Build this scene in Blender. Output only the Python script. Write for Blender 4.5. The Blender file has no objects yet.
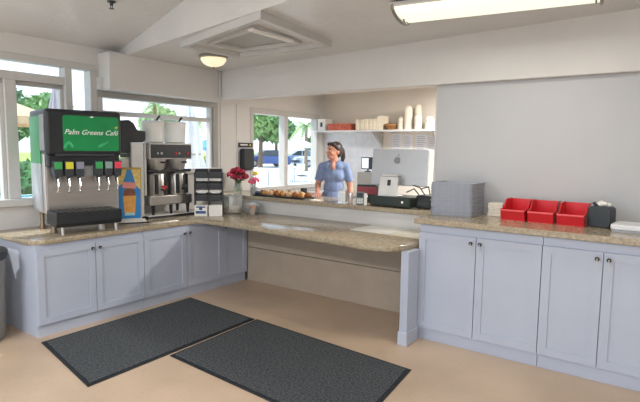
import bpy, bmesh, math, random
from mathutils import Vector, Matrix
random.seed(7)
sc = bpy.context.scene
COL = sc.collection
PI = math.pi
R = math.radians
# ------------------------------------------------------------------ camera
CAM = Vector((4.1765, -3.8203, 1.5646))
YAW, PITCH, ROLL, FPX = R(-35.736), R(-5.833), R(.742), 505.6
cy, sy, cp, sp = math.cos(YAW), math.sin(YAW), math.cos(PITCH), math.sin(PITCH)
fw = Vector((sy*cp, cy*cp, sp)); rt = Vector((cy, -sy, 0)); up = rt.cross(fw)
c_, s_ = math.cos(ROLL), math.sin(ROLL)
rt, up = c_*rt+s_*up, -s_*rt+c_*up
cd = bpy.data.cameras.new('camera'); cd.sensor_width = 36; cd.lens = 36*FPX/640; cd.clip_end = 500
cam = bpy.data.objects.new('camera', cd); COL.objects.link(cam)
cam.matrix_world = Matrix(((rt.x, up.x, -fw.x, CAM.x), (rt.y, up.y, -fw.y, CAM.y), (rt.z, up.z, -fw.z, CAM.z), (0, 0, 0, 1)))
sc.camera = cam
# ------------------------------------------------------------------ world, sun, exposure
W = bpy.data.worlds.new('World'); sc.world = W; W.use_nodes = True
nt = W.node_tree; nt.nodes.clear()
wo = nt.nodes.new('ShaderNodeOutputWorld'); bg = nt.nodes.new('ShaderNodeBackground')
tc = nt.nodes.new('ShaderNodeTexCoord'); sx = nt.nodes.new('ShaderNodeSeparateXYZ'); cr = nt.nodes.new('ShaderNodeValToRGB')
cr.color_ramp.elements[0].position = 0.0; cr.color_ramp.elements[0].color = (.86, .93, 1, 1)
cr.color_ramp.elements[1].position = .55; cr.color_ramp.elements[1].color = (.42, .66, 1, 1)
nt.links.new(tc.outputs['Generated'], sx.inputs[0]); nt.links.new(sx.outputs['Z'], cr.inputs[0])
nt.links.new(cr.outputs[0], bg.inputs['Color']); nt.links.new(bg.outputs[0], wo.inputs[0])
bg.inputs['Strength'].default_value = 1.35
sd = bpy.data.lights.new('sun', 'SUN'); sd.energy = 4.0; sd.angle = R(.6); sd.color = (1, .95, .86)
so = bpy.data.objects.new('sun', sd); COL.objects.link(so)
so.rotation_euler = Vector((-.42, -.35, .84)).to_track_quat('Z', 'Y').to_euler()
vs = sc.view_settings; vs.view_transform = 'Standard'; vs.look = 'None'; vs.gamma = 1; vs.exposure = .56; vs.use_curve_mapping = False

# ------------------------------------------------------------------ materials
def lin(c):
    if isinstance(c, str):
        c = tuple(int(c[i:i+2], 16)/255 for i in (0, 2, 4))
        return tuple(x/12.92 if x <= .04045 else ((x+.055)/1.055)**2.4 for x in c)
    return c
MATS = {}
def P(name, col, rough=.5, metal=0, var=.06, scale=12, bump=0, bscale=80, emit=None, es=0, spec=.5, trans=0, stretch=None):
    if name in MATS: return MATS[name]
    m = bpy.data.materials.new(name); m.use_nodes = True; n = m.node_tree.nodes; l = m.node_tree.links
    b = n['Principled BSDF']; c = lin(col)
    t = n.new('ShaderNodeTexCoord'); nz = n.new('ShaderNodeTexNoise'); rp = n.new('ShaderNodeValToRGB')
    nz.inputs['Scale'].default_value = scale; nz.inputs['Detail'].default_value = 4
    src = t.outputs['Object']
    if stretch:
        mp = n.new('ShaderNodeMapping'); mp.inputs['Scale'].default_value = stretch; l.new(src, mp.inputs[0]); src = mp.outputs[0]
    l.new(src, nz.inputs['Vector']); l.new(nz.outputs['Fac'], rp.inputs[0])
    rp.color_ramp.elements[0].position = .3; rp.color_ramp.elements[1].position = .7
    rp.color_ramp.elements[0].color = tuple(max(0, x*(1-var)) for x in c)+(1,)
    rp.color_ramp.elements[1].color = tuple(min(1, x*(1+var)) for x in c)+(1,)
    l.new(rp.outputs[0], b.inputs['Base Color'])
    b.inputs['Roughness'].default_value = rough; b.inputs['Metallic'].default_value = metal
    b.inputs['Specular IOR Level'].default_value = spec
    if trans: b.inputs['Transmission Weight'].default_value = trans
    if emit: b.inputs['Emission Color'].default_value = lin(emit)+(1,); b.inputs['Emission Strength'].default_value = es
    if bump:
        n2 = n.new('ShaderNodeTexNoise'); n2.inputs['Scale'].default_value = bscale; n2.inputs['Detail'].default_value = 3
        l.new(src, n2.inputs['Vector']); bp = n.new('ShaderNodeBump'); bp.inputs['Strength'].default_value = bump
        bp.inputs['Distance'].default_value = .01; l.new(n2.outputs['Fac'], bp.inputs['Height']); l.new(bp.outputs[0], b.inputs['Normal'])
    MATS[name] = m; return m
def clear(name, tint=(1, 1, 1), refl=.08, body=0, bodycol=(1, 1, 1), rough=.02):
    if name in MATS: return MATS[name]
    m = bpy.data.materials.new(name); m.use_nodes = True; n = m.node_tree.nodes; l = m.node_tree.links; n.clear()
    o = n.new('ShaderNodeOutputMaterial'); tr = n.new('ShaderNodeBsdfTransparent'); g = n.new('ShaderNodeBsdfGlossy'); mx = n.new('ShaderNodeMixShader')
    nz = n.new('ShaderNodeTexNoise'); nz.inputs['Scale'].default_value = 6; mr = n.new('ShaderNodeMapRange')
    mr.inputs[3].default_value = refl*.7; mr.inputs[4].default_value = refl*1.3
    l.new(nz.outputs['Fac'], mr.inputs[0]); l.new(mr.outputs[0], mx.inputs[0])
    tr.inputs[0].default_value = tint+(1,); g.inputs['Roughness'].default_value = rough
    if body:
        d = n.new('ShaderNodeBsdfDiffuse'); d.inputs[0].default_value = bodycol+(1,); m2 = n.new('ShaderNodeMixShader'); m2.inputs[0].default_value = body
        l.new(tr.outputs[0], m2.inputs[1]); l.new(d.outputs[0], m2.inputs[2]); l.new(m2.outputs[0], mx.inputs[1])
    else: l.new(tr.outputs[0], mx.inputs[1])
    l.new(g.outputs[0], mx.inputs[2]); l.new(mx.outputs[0], o.inputs[0]); MATS[name] = m; return m
def granite():
    m = bpy.data.materials.new('granite'); m.use_nodes = True; n = m.node_tree.nodes; l = m.node_tree.links; b = n['Principled BSDF']
    t = n.new('ShaderNodeTexCoord'); v = n.new('ShaderNodeTexVoronoi'); v.inputs['Scale'].default_value = 85
    nz = n.new('ShaderNodeTexNoise'); nz.inputs['Scale'].default_value = 38; nz.inputs['Detail'].default_value = 6
    big = n.new('ShaderNodeTexNoise'); big.inputs['Scale'].default_value = 3
    for q in (v, nz, big): l.new(t.outputs['Object'], q.inputs['Vector'])
    r1 = n.new('ShaderNodeValToRGB'); e = r1.color_ramp.elements
    e[0].position = .28; e[0].color = lin('6f6757')+(1,); e[1].position = .72; e[1].color = lin('c0b095')+(1,)
    q = r1.color_ramp.elements.new(.5); q.color = lin('9c8f78')+(1,)
    l.new(nz.outputs['Fac'], r1.inputs[0])
    r2 = n.new('ShaderNodeValToRGB'); e = r2.color_ramp.elements
    e[0].position = .3; e[0].color = lin('978971')+(1,); e[1].position = .75; e[1].color = lin('b5a78e')+(1,)
    l.new(v.outputs['Color'], r2.inputs[0])
    mx = n.new('ShaderNodeMix'); mx.data_type = 'RGBA'; l.new(big.outputs['Fac'], mx.inputs[0]); l.new(r1.outputs[0], mx.inputs[6]); l.new(r2.outputs[0], mx.inputs[7])
    l.new(mx.outputs[2], b.inputs['Base Color']); b.inputs['Roughness'].default_value = .16; b.inputs['Specular IOR Level'].default_value = .6
    return m
def floor_mat():
    m = bpy.data.materials.new('floor_vinyl'); m.use_nodes = True; n = m.node_tree.nodes; l = m.node_tree.links; b = n['Principled BSDF']
    t = n.new('ShaderNodeTexCoord'); a = n.new('ShaderNodeTexNoise'); a.inputs['Scale'].default_value = 1.3; a.inputs['Detail'].default_value = 6
    f = n.new('ShaderNodeTexNoise'); f.inputs['Scale'].default_value = 45; f.inputs['Detail'].default_value = 4
    for q in (a, f): l.new(t.outputs['Object'], q.inputs['Vector'])
    r = n.new('ShaderNodeValToRGB'); e = r.color_ramp.elements; e[0].position = .3; e[0].color = lin('b8a189')+(1,); e[1].position = .7; e[1].color = lin('d0b79d')+(1,)
    ad = n.new('ShaderNodeMath'); ad.operation = 'MULTIPLY_ADD'; ad.inputs[1].default_value = .25; l.new(f.outputs['Fac'], ad.inputs[0])
    sb = n.new('ShaderNodeMath'); sb.operation = 'SUBTRACT'; sb.inputs[1].default_value = .125; l.new(a.outputs['Fac'], sb.inputs[0]); l.new(sb.outputs[0], ad.inputs[2])
    l.new(ad.outputs[0], r.inputs[0]); l.new(r.outputs[0], b.inputs['Base Color']); b.inputs['Roughness'].default_value = .38
    return m
M_wall = P('wall_paint', 'd3d1ce', .55, var=.03, scale=3, bump=.12, bscale=60)
M_white = P('panel_white', 'b9babc', .45, var=.02, scale=2, bump=.04, bscale=30)
M_ceil = P('ceiling_paint', 'd4d3d1', .3, var=.04, scale=3, bump=.45, bscale=14)
M_kit = P('kitchen_paint', 'ddd5ca', .6, var=.03, scale=2, bump=.05)
M_cab = P('cabinet_white_blue_lit', 'b3bac9', .42, var=.02, scale=4, bump=.02)  # white paint; the bluish cast of sky light is put into its colour
M_gran = granite(); M_floor = floor_mat()
M_frame = P('window_frame_white', 'c4c3c0', .45, var=.02)
M_frameg = P('window_frame_grey', 'a09e98', .45, var=.03)
M_glass = clear('window_glass', (.97, .99, 1), .05)
M_tan = P('knee_panel', 'aa9b8a', .55, var=.06, scale=5, bump=.05)
M_matblk = P('mat_rubber', '1d2126', .6, var=.1)
M_pile = P('mat_pile', '4b4f52', .95, var=.75, scale=70, bump=1, bscale=200)
M_steel = P('steel', 'b9b6b2', .28, .85, var=.05, scale=3, stretch=(1, 1, 14))
M_steelb = P('steel_plain', 'c4c1bd', .35, .55, var=.04)
M_chrome = P('chrome', 'e2e2e2', .12, 1, var=.02)
M_blk = P('black_plastic', '22262a', .38, var=.15)
M_blkg = P('charcoal_plastic', '33383d', .5, var=.12)
M_green = P('sign_green', '128a4c', .35, var=.10, scale=5)
M_greenl = P('sign_green_light', '3fb57a', .4, var=.1)
M_pw = P('print_white', 'f2f4f0', .5, var=.02)
M_red = P('red_plastic', 'd2222c', .32, var=.06)
M_tray = P('tray_grey', 'a9aeb9', .5, var=.08, scale=40)
M_paper = P('paper_white', 'eeece6', .7, var=.03)
M_knob = P('knob_dark', '3b3734', .35, .5, var=.1)
M_alu = P('aluminium', 'b2b5b9', .35, .35, var=.02)

# ------------------------------------------------------------------ mesh helpers
class B:
    def __init__(s): s.bm = bmesh.new()
    def _tf(s, vs, M):
        for v in vs: v.co = M @ v.co
    def box(s, x0, x1, y0, y1, z0, z1, M=None):
        r = bmesh.ops.create_cube(s.bm, size=1)['verts']
        T = Matrix.Translation(((x0+x1)/2, (y0+y1)/2, (z0+z1)/2)) @ Matrix.Diagonal((abs(x1-x0), abs(y1-y0), abs(z1-z0), 1))
        s._tf(r, (M @ T) if M else T); return s
    def cyl(s, p0, p1, r0, r1=None, n=14, caps=True):
        p0, p1 = Vector(p0), Vector(p1); d = p1-p0
        if d.length < 1e-7: return s
        r = bmesh.ops.create_cone(s.bm, cap_ends=caps, segments=n, radius1=max(r0, 1e-5), radius2=max(r0 if r1 is None else r1, 1e-5), depth=d.length)['verts']
        s._tf(r, Matrix.Translation((p0+p1)/2) @ d.to_track_quat('Z', 'Y').to_matrix().to_4x4()); return s
    def ell(s, c, rx, ry=None, rz=None, n=14, M=None):
        ry = rx if ry is None else ry; rz = rx if rz is None else rz
        r = bmesh.ops.create_uvsphere(s.bm, u_segments=n, v_segments=max(6, n*2//3), radius=1)['verts']
        T = Matrix.Translation(c) @ (M or Matrix.Identity(4)) @ Matrix.Diagonal((rx, ry, rz, 1)); s._tf(r, T); return s
    def cap(s, p0, p1, r0, r1=None, n=12):
        r1 = r0 if r1 is None else r1
        s.cyl(p0, p1, r0, r1, n); s.ell(p0, r0, n=n); s.ell(p1, r1, n=n); return s
    def lathe(s, prof, c=(0, 0, 0), n=24, fn=None, cap=True):
        rings = []
        for (r, z) in prof:
            ring = []
            for i in range(n):
                a = 2*PI*i/n; rr = r*(fn(a, z) if fn else 1)
                ring.append(s.bm.verts.new((c[0]+rr*math.cos(a), c[1]+rr*math.sin(a), c[2]+z)))
            rings.append(ring)
        for a, b in zip(rings, rings[1:]):
            for i in range(n): s.bm.faces.new((a[i], a[(i+1) % n], b[(i+1) % n], b[i]))
        if cap:
            s.bm.faces.new(list(reversed(rings[0]))); s.bm.faces.new(rings[-1])
        return s
    def prism(s, pts, z0, z1, M=None):
        a = [s.bm.verts.new((x, y, z0)) for x, y in pts]; b = [s.bm.verts.new((x, y, z1)) for x, y in pts]
        n = len(pts); s.bm.faces.new(list(reversed(a))); s.bm.faces.new(b)
        for i in range(n): s.bm.faces.new((a[i], a[(i+1) % n], b[(i+1) % n], b[i]))
        if M: s._tf(a+b, M)
        return s
    def quad(s, *ps):
        s.bm.faces.new([s.bm.verts.new(p) for p in ps]); return s
    def tube(s, pts, r, n=8):
        pts = [Vector(p) for p in pts]
        for a, b in zip(pts, pts[1:]): s.cyl(a, b, r, r, n)
        for p in pts[1:-1]: s.ell(p, r, n=n)
        return s
    def obj(s, name, mat, parent=None, smooth=False, bevel=0, seg=2, loc=None, rotz=0):
        bmesh.ops.recalc_face_normals(s.bm, faces=s.bm.faces)
        if bevel:
            es = [e for e in s.bm.edges if len(e.link_faces) == 2 and e.calc_face_angle(0) > .6]
            bmesh.ops.bevel(s.bm, geom=es, offset=bevel, segments=seg, affect='EDGES', profile=.5, clamp_overlap=True)
        me = bpy.data.meshes.new(name); s.bm.to_mesh(me); s.bm.free(); me.materials.append(mat)
        if smooth:
            for p in me.polygons: p.use_smooth = True
            if hasattr(me, 'set_sharp_from_angle'): me.set_sharp_from_angle(angle=R(40))
        o = bpy.data.objects.new(name, me); COL.objects.link(o)
        if parent: o.parent = parent
        if loc is not None: o.location = loc
        o.rotation_euler.z = rotz
        return o
def tag(o, label, cat, group=None, kind=None):
    o['label'] = label
    if cat: o['category'] = cat
    if group: o['group'] = group
    if kind: o['kind'] = kind
    return o
def thing(name, label, cat, loc=(0, 0, 0), rotz=0, group=None):
    o = bpy.data.objects.new(name, None); COL.objects.link(o); o.location = loc; o.rotation_euler = (0, 0, rotz)
    o.empty_display_size = .1
    return tag(o, label, cat, group)
def struct(o, label=None):
    o['kind'] = 'structure'
    if label: o['label'] = label
    return o
def dup(o, parent=None):
    c = o.copy(); COL.objects.link(c); c.parent = parent
    for ch in list(o.children): dup(ch, c)
    return c
def rrect(x0, x1, y0, y1, r, k=4):
    pts = []
    for cx, cy_, a0 in ((x1-r, y1-r, 0), (x0+r, y1-r, 90), (x0+r, y0+r, 180), (x1-r, y0+r, 270)):
        for i in range(k+1):
            a = R(a0+90*i/k); pts.append((cx+r*math.cos(a), cy_+r*math.sin(a)))
    return pts
FRONT = Matrix.Rotation(PI/2, 4, 'X')          # (x,y,z) -> (x,-z,y): a prism drawn in XY stands up facing -Y
def text(name, body, size, mat, parent, loc, rot=(PI/2, 0, 0), shear=0, extrude=.001, align='CENTER'):
    cu = bpy.data.curves.new(name, 'FONT'); cu.body = body; cu.size = size; cu.shear = shear; cu.extrude = extrude
    cu.align_x = align; cu.align_y = 'CENTER'; cu.resolution_u = 2
    t = bpy.data.objects.new(name+'_c', cu); COL.objects.link(t)
    dg = bpy.context.evaluated_depsgraph_get(); me = bpy.data.meshes.new_from_object(t.evaluated_get(dg))
    bpy.data.objects.remove(t); me.materials.clear(); me.materials.append(mat)
    o = bpy.data.objects.new(name, me); COL.objects.link(o); o.parent = parent; o.location = loc; o.rotation_euler = rot
    return o
def remesh(o, vox, it=4):
    m = o.modifiers.new('r', 'REMESH'); m.mode = 'VOXEL'; m.voxel_size = vox
    s = o.modifiers.new('s', 'SMOOTH'); s.factor = .5; s.iterations = it
    dg = bpy.context.evaluated_depsgraph_get(); me = bpy.data.meshes.new_from_object(o.evaluated_get(dg))
    mats = list(o.data.materials); o.modifiers.clear(); o.data = me; me.materials.clear()
    for q in mats: me.materials.append(q)
    for p in me.polygons: p.use_smooth = True
    return o

# ================================================================== STRUCTURE
WX = -.74       # inner face of the window wall
struct(B().box(WX-.3, 7, -7, 3.4, -.08, 0).obj('floor', M_floor))
def wall_x(name, x0, x1, ys, zs, holes, mat):
    b = B(); Y = sorted(set(ys+[h[0] for h in holes]+[h[1] for h in holes])); Z = sorted(set(zs+[h[2] for h in holes]+[h[3] for h in holes]))
    for a, c in zip(Y, Y[1:]):
        run = None
        for d, e in zip(Z, Z[1:]):
            m = ((a+c)/2, (d+e)/2)
            if any(h[0] < m[0] < h[1] and h[2] < m[1] < h[3] for h in holes):
                if run: b.box(x0, x1, a, c, run[0], run[1]); run = None
            else: run = (run[0], e) if run else (d, e)
        if run: b.box(x0, x1, a, c, run[0], run[1])
    bmesh.ops.remove_doubles(b.bm, verts=b.bm.verts, dist=1e-5)
    return struct(b.obj(name, mat))
W1 = (-3.3, -.925, 1.07, 2.37); W2 = (-.90, .715, 1.30, 2.125); W3 = (1.36, 2.94, 1.0, 2.1)
wall_x('wall_left', WX-.14, WX, [-7, 3.24], [0, 3.2], [W1, W2, W3], M_wall)
struct(B().box(WX, 6.7, 3.1, 3.24, 0, 2.9).obj('wall_kitchen', M_kit))
struct(B().box(6.7, 6.84, -7, 3.24, 0, 3.4).obj('wall_right', M_wall))
wr = wall_x('wall_rear', -7.1, -7, [-6.84, .88], [0, 4], [(-6.4, .4, .25, 2.45)], M_wall); wr.rotation_euler.z = R(-90)
wr.location = (0, -14.05, 0)
struct(B().box(2.275, 6.7, .68, .78, 0, 2.7).obj('wall_back', M_white))
struct(B().box(2.255, 2.275, .675, .785, 1.02, 2.165).obj('trim_2', M_frame))
struct(B().box(WX, 6.7, .60, .78, 2.165, 2.75).obj('wall_header', M_wall, bevel=.006))
struct(B().box(WX, 2.42, .62, .70, 0, .955).obj('wall_half', M_wall))
# wall-top boxed housing over the second window
trim1 = struct(B().box(WX, -.54, -.885, .60, 2.135, 2.505).obj('trim_1', M_wall, bevel=.004))
B().box(WX, -.66, -.915, -.885, 2.14, 2.26).obj('end_cap', M_wall, trim1)
struct(B().cyl((-.525, .575, 2.165), (-.525, .575, 2.50), .012).obj('trim_3', M_wall, smooth=True))
# ceilings: the low one with the hatch, its fascia, and the pitched one in front
zR = lambda x: 2.502+.025*(x+.55)
yF = lambda x: -.69-.1585*(x+.53)
zL = lambda x: 2.555+.2*(x+.74) if x < 3 else 2.555+.2*3.74-.2*(x-3)
b = B(); N = 8; xs = [WX-.1+(6.8-WX)*i/N for i in range(N+1)]
for a, c in zip(xs, xs[1:]):
    b.quad((a, yF(a), zR(a)), (c, yF(c), zR(c)), (c, .65, zR(c)), (a, .65, zR(a)))
    b.quad((a, yF(a), zR(a)+.05), (a, .65, zR(a)+.05), (c, .65, zR(c)+.05), (c, yF(c), zR(c)+.05))
struct(b.obj('ceiling', M_ceil))
b = B(); xs = sorted(xs+[3.0])
for a, c in zip(xs, xs[1:]):
    b.quad((a, yF(a), zR(a)), (c, yF(c), zR(c)), (c, yF(c), zL(c)+.02), (a, yF(a), zL(a)+.02))
struct(b.obj('wall_fascia', M_ceil))
b = B()
for x0, x1 in ((WX-.14, 3), (3, 6.84)):
    pr = [(x0, zL(x0)), (x1, zL(x1)), (x1, zL(x1)+.08), (x0, zL(x0)+.08)]
    A = [b.bm.verts.new((x, -7.1, z)) for x, z in pr]; C = [b.bm.verts.new((x, yF(x)+.02, z)) for x, z in pr]
    b.bm.faces.new(A); b.bm.faces.new(C)
    for i in range(4): b.bm.faces.new((A[i], A[(i+1) % 4], C[(i+1) % 4], C[i]))
struct(b.obj('ceiling_pitched', M_ceil))
struct(B().box(WX-.14, 6.84, .68, 3.24, 2.50, 2.58).obj('ceiling_kitchen', M_kit))
# skirting in the knee space, and window units
def member(win, name, y0, y1, z0, z1, d0=-.11, d1=.012, mat=M_frame):
    return B().box(WX+d0, WX+d1, y0, y1, z0, z1).obj(name, mat, win, bevel=.004, seg=1)
def pane(win, y0, y1, z0, z1):
    return B().box(WX-.072, WX-.066, y0, y1, z0, z1).obj('pane', M_glass, win)
def win_empty(n):
    o = bpy.data.objects.new('window_%d' % n, None); COL.objects.link(o); return struct(o)
w = win_empty(1)
y0, y1, z0, z1 = W1
member(w, 'frame_top', y0, y1+.015, z1-.05, z1+.012); member(w, 'frame_side', y1-.055, y1+.015, z0+.012, z1-.05); member(w, 'frame_side', y0, y0+.06, z0+.012, z1-.05)
member(w, 'mullion', -1.235, -1.165, z0, z1-.05); member(w, 'mullion', -2.45, -2.38, z0, z1-.05)
member(w, 'transom', -2.38, -1.235, 2.15, 2.225, d1=.004); member(w, 'transom', y0+.06, -2.45, 2.15, 2.225, d1=.004)
member(w, 'mullion', -1.775, -1.675, z0, 2.15, d1=.0)
for a, c in ((-1.675, -1.235), (-2.38, -1.775)):        # inner sash
    member(w, 'sash', a, c, 2.11, 2.15, -.1, -.03, M_frameg); member(w, 'sash', c-.035, c, z0, 2.11, -.1, -.03, M_frame)
member(w, 'sill', y0, y1+.02, z0-.055, z0+.012, -.12, .05)
for a, c, d, e in ((-1.165, y1-.055, z0+.01, z1-.05), (-1.675, -1.27, z0+.01, 2.11), (-2.38, -1.775, z0+.01, 2.11), (-2.38, -1.235, 2.225, z1-.05), (y0+.06, -2.45, z0+.01, 2.15), (y0+.06, -2.45, 2.225, z1-.05)):
    pane(w, a, c, d, e)
w = win_empty(2); y0, y1, z0, z1 = W2
member(w, 'frame_top', y0-.008, y1+.02, z1-.055, z1+.008, mat=M_frameg); member(w, 'frame_side', y1-.05, y1+.02, z0+.012, z1-.055, mat=M_frameg); member(w, 'frame_side', y0-.008, y0+.05, z0+.012, z1-.055)
member(w, 'transom', y0+.05, y1-.05, 1.89, 1.94, -.1, -.03); member(w, 'sill', y0-.008, y1+.02, z0-.05, z0+.012, -.12, .04)
member(w, 'mullion', -.13, -.08, z0, 1.89, -.1, -.03); member(w, 'sash', y1-.085, y1-.05, z0, 2.07, -.1, -.02, M_frame)
for a, c, d, e in ((y0+.05, -.13, z0+.01, 1.89), (-.08, y1-.085, z0+.01, 1.89), (y0+.05, y1-.085, 1.94, z1-.055)): pane(w, a, c, d, e)
w = win_empty(3); y0, y1, z0, z1 = W3
member(w, 'frame_top', y0-.02, y1+.03, z1-.05, z1+.03); member(w, 'frame_side', y1-.06, y1+.03, z0+.012, z1-.05); member(w, 'frame_side', y0-.02, y0+.04, z0+.012, z1-.05)
member(w, 'mullion', 2.07, 2.15, z0, z1-.05); member(w, 'sill', y0-.02, y1+.03, z0-.05, z0+.012, -.12, .05)
for a, c in ((y0+.04, 2.07), (2.15, y1-.06)): pane(w, a, c, z0+.01, z1-.05)
# battens on the stretch of wall between the windows
struct(B().box(WX, WX+.012, .775, .815, .955, 2.155).obj('trim_4', M_wall))
struct(B().box(WX, WX+.008, 1.065, 1.085, .955, 2.155).obj('trim_5', M_wall))

# ================================================================== COUNTERS AND CABINETS
def arc(cx, cy_, r, a0, a1, k=6): return [(cx+r*math.cos(R(a0+(a1-a0)*i/k)), cy_+r*math.sin(R(a0+(a1-a0)*i/k))) for i in range(k+1)]
pts = [(-.735, -1.95), (-.12, -1.95)]+arc(-.12, -1.80, .15, -90, 0)[1:]+[(.03, -.36)]+[(.045, -.30), (.09, -.265), (.17, -.25)]
pts += [(.8, -.262), (1.5, -.315), (1.9, -.352), (2.1, -.37), (2.22, -.365), (2.31, -.335), (2.37, -.27), (2.405, -.17), (2.425, -.05), (2.435, .06), (2.435, .615), (-.735, .615)]
low = B().prism(pts, .767, .81).obj('low_countertop', M_gran, smooth=True, bevel=.007)
tag(low, 'polished speckled beige granite low countertop, L-shaped along windows and over knee space', 'countertop')
hi = B().box(2.41, 4.22, -.055, .675, .975, 1.02).obj('high_countertop', M_gran, bevel=.006)
tag(hi, 'speckled granite raised countertop carrying grey trays and red bins', 'countertop')
ld = B().prism([(-.735, .575), (2.405, .575), (2.405, .67), (2.25, .67), (2.25, 1.15), (-.735, 1.15)], .957, 1.0).obj('service_ledge', M_gran, bevel=.006)
tag(ld, 'granite service ledge with pastries and cash drawer in front of the worker', 'ledge')
def door(parent, x0, x1, z0, z1, knob_side):
    """shaker door, front face at y=0 (proud of the body)"""
    g = .003; x0 += g; x1 -= g; s = .058
    b = B()
    b.box(x0, x0+s, -.02, 0, z0, z1); b.box(x1-s, x1, -.02, 0, z0, z1)
    b.box(x0+s, x1-s, -.02, 0, z0, z0+s); b.box(x0+s, x1-s, -.02, 0, z1-s, z1)
    d = b.obj('door', M_cab, parent)
    B().box(x0+s, x1-s, -.011, -.001, z0+s, z1-s).obj('door_panel', M_cab, d)
    kx = x1-.032 if knob_side > 0 else x0+.032; kz = z1-.045
    k = B().cyl((kx, -.02, kz), (kx, -.034, kz), .006, .006, 10).cyl((kx, -.034, kz), (kx, -.044, kz), .013, .015, 14).obj('knob', M_knob, d, smooth=True)
    B().cyl((kx, -.044, kz), (kx, -.052, kz), .004, .004, 8).box(kx-.0025, kx+.0025, -.052, -.049, kz-.045, kz-.002).obj('key', M_steelb, d)
    return d
def cabinet(label, loc, rot, w, H, doors, depth=.6, ztop=None, left_end=True, toe=.095):
    t = thing('base_cabinet', label, 'cabinet', loc, rot)
    b = B().box(.002, w-.002, 0, depth, toe, H); b.obj('body', M_cab, t)
    B().box(.002, w-.002, .012, depth-.02, 0, toe).obj('toe_board', M_cab, t)
    zt = ztop or H-.07
    for x0, x1, ks in doors: door(t, x0, x1, toe+.012, zt, ks)
    return t
HL = .767; HR = .975
cabinet('white two-door base cabinet standing under the soda fountain', (0, -1.917, 0), R(90), .993, HL, ((.0, .501, 1), (.501, .993, -1)), .7, .725)
cabinet('white two-door base cabinet standing under the coffee brewer', (0, -.924, 0), R(90), 1.025, HL, ((0, .515, 1), (.515, 1.025, -1)), .7, .725)
c3 = cabinet('narrow white single-door base cabinet in the corner beside the knee space', (0, .101, 0), R(90), .385, HL, ((0, .385, -1),), .7, .725)
cabinet('tall white two-door base cabinet under the stack of grey trays', (2.446, 0, 0), 0, .948, HR, ((.0, .473, 1), (.473, .948, -1)), .62, .905)
cabinet('tall white two-door base cabinet under the red bins and black caddy', (3.394, 0, 0), 0, .77, HR, ((0, .384, 1), (.384, .77, -1)), .62, .905)
kp = thing('knee_panel', 'tan two-board panel closing the open knee space under the counter', 'panel', (0, .5, 0))
B().box(.012, 2.438, 0, .018, .0, .398).obj('board', M_tan, kp, bevel=.002, seg=1); B().box(.012, 2.438, 0, .018, .404, .765).obj('board', M_tan, kp, bevel=.002, seg=1)
B().box(.012, 2.438, .019, .03, 0, .765).obj('backing', M_blkg, kp)
sp_ = thing('support_post', 'white square post with wider base block holding up the low counter end', 'post', (2.428, -.13, 0))
B().box(-.033, .033, -.10, .092, .115, .766).obj('shaft', M_cab, sp_, bevel=.003); B().box(-.042, .042, -.112, .096, 0, .115).obj('base_block', M_cab, sp_, bevel=.006)

# ================================================================== FLOOR MATS
def floor_mat_obj(label, cx, cy_, q):
    t = thing('floor_mat', label, 'mat', (cx, cy_, 0), 0, 'entrance mats on the floor')
    q = [(x-cx, y-cy_) for x, y in q]
    def inset(d):
        out = []
        for i in range(4):
            p = Vector(q[i]).to_2d(); a = (Vector(q[i-1])-p).normalized(); c = (Vector(q[(i+1) % 4])-p).normalized(); out.append(tuple(p+(a+c)*d))
        return out
    B().prism(q, .0, .007).obj('rubber_edge', M_matblk, t, bevel=.003, seg=1)
    B().prism(inset(.03), .007, .013).obj('pile', M_pile, t)
floor_mat_obj('dark grey carpet mat lying along the cabinets under the soda fountain', .595, -1.245, [(.11, -1.95), (1.118, -2.135), (1.068, -.50), (.069, -.415)])
floor_mat_obj('dark grey carpet mat in the middle of the floor before the knee space', 1.90, -1.085, [(1.125, -1.495), (2.80, -1.60), (2.69, -.608), (1.085, -.487)])

# ================================================================== CEILING FITTINGS
def ceil_pt(x, y, dz=0): return (x, y, zR(x)-dz)
h = thing('ceiling_hatch', 'white framed square access hatch in the low ceiling', 'hatch', (0, 0, 0))
Q = [(.39, -.76), (1.62, -1.03), (1.49, .06), (.44, -.07)]
cxy = (sum(p[0] for p in Q)/4, sum(p[1] for p in Q)/4)
def ring(b, q0, q1, d0, d1):
    for i in range(4):
        j = (i+1) % 4
        v = [(q0[i], 0), (q0[j], 0), (q1[j], 0), (q1[i], 0)]
        lo = [b.bm.verts.new(ceil_pt(p[0], p[1], d1)) for p, _ in v]; hi_ = [b.bm.verts.new(ceil_pt(p[0], p[1], d0)) for p, _ in v]
        b.bm.faces.new(lo); b.bm.faces.new(hi_)
        for k in range(4): b.bm.faces.new((lo[k], lo[(k+1) % 4], hi_[(k+1) % 4], hi_[k]))
shr = lambda q, f: [(cxy[0]+(p[0]-cxy[0])*f, cxy[1]+(p[1]-cxy[1])*f) for p in q]
b = B(); ring(b, Q, shr(Q, .88), 0, .06); b.obj('outer_frame', M_frame, h)
b = B(); ring(b, shr(Q, .88), shr(Q, .62), 0, .018); b.obj('inner_board', M_wall, h)
b = B(); ring(b, shr(Q, .62), shr(Q, .52), .0, .045); b.obj('door_frame', M_frame, h)
b = B(); q = shr(Q, .52); lo = [b.bm.verts.new(ceil_pt(x, y, .02)) for x, y in q]; h2 = [b.bm.verts.new(ceil_pt(x, y, .004)) for x, y in q]
b.bm.faces.new(lo); b.bm.faces.new(h2)
for k in range(4): b.bm.faces.new((lo[k], lo[(k+1) % 4], h2[(k+1) % 4], h2[k]))
b.obj('door', M_frameg, h)
B().box(1.30, 1.36, -.83, -.32, zR(1.3)-.062, zR(1.3)-.046).obj('slot_trim', M_paper, h)
M_tube = P('diffuser_glow', 'f4f5e4', .4, var=.01, emit='f4f8e0', es=.55)
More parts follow.
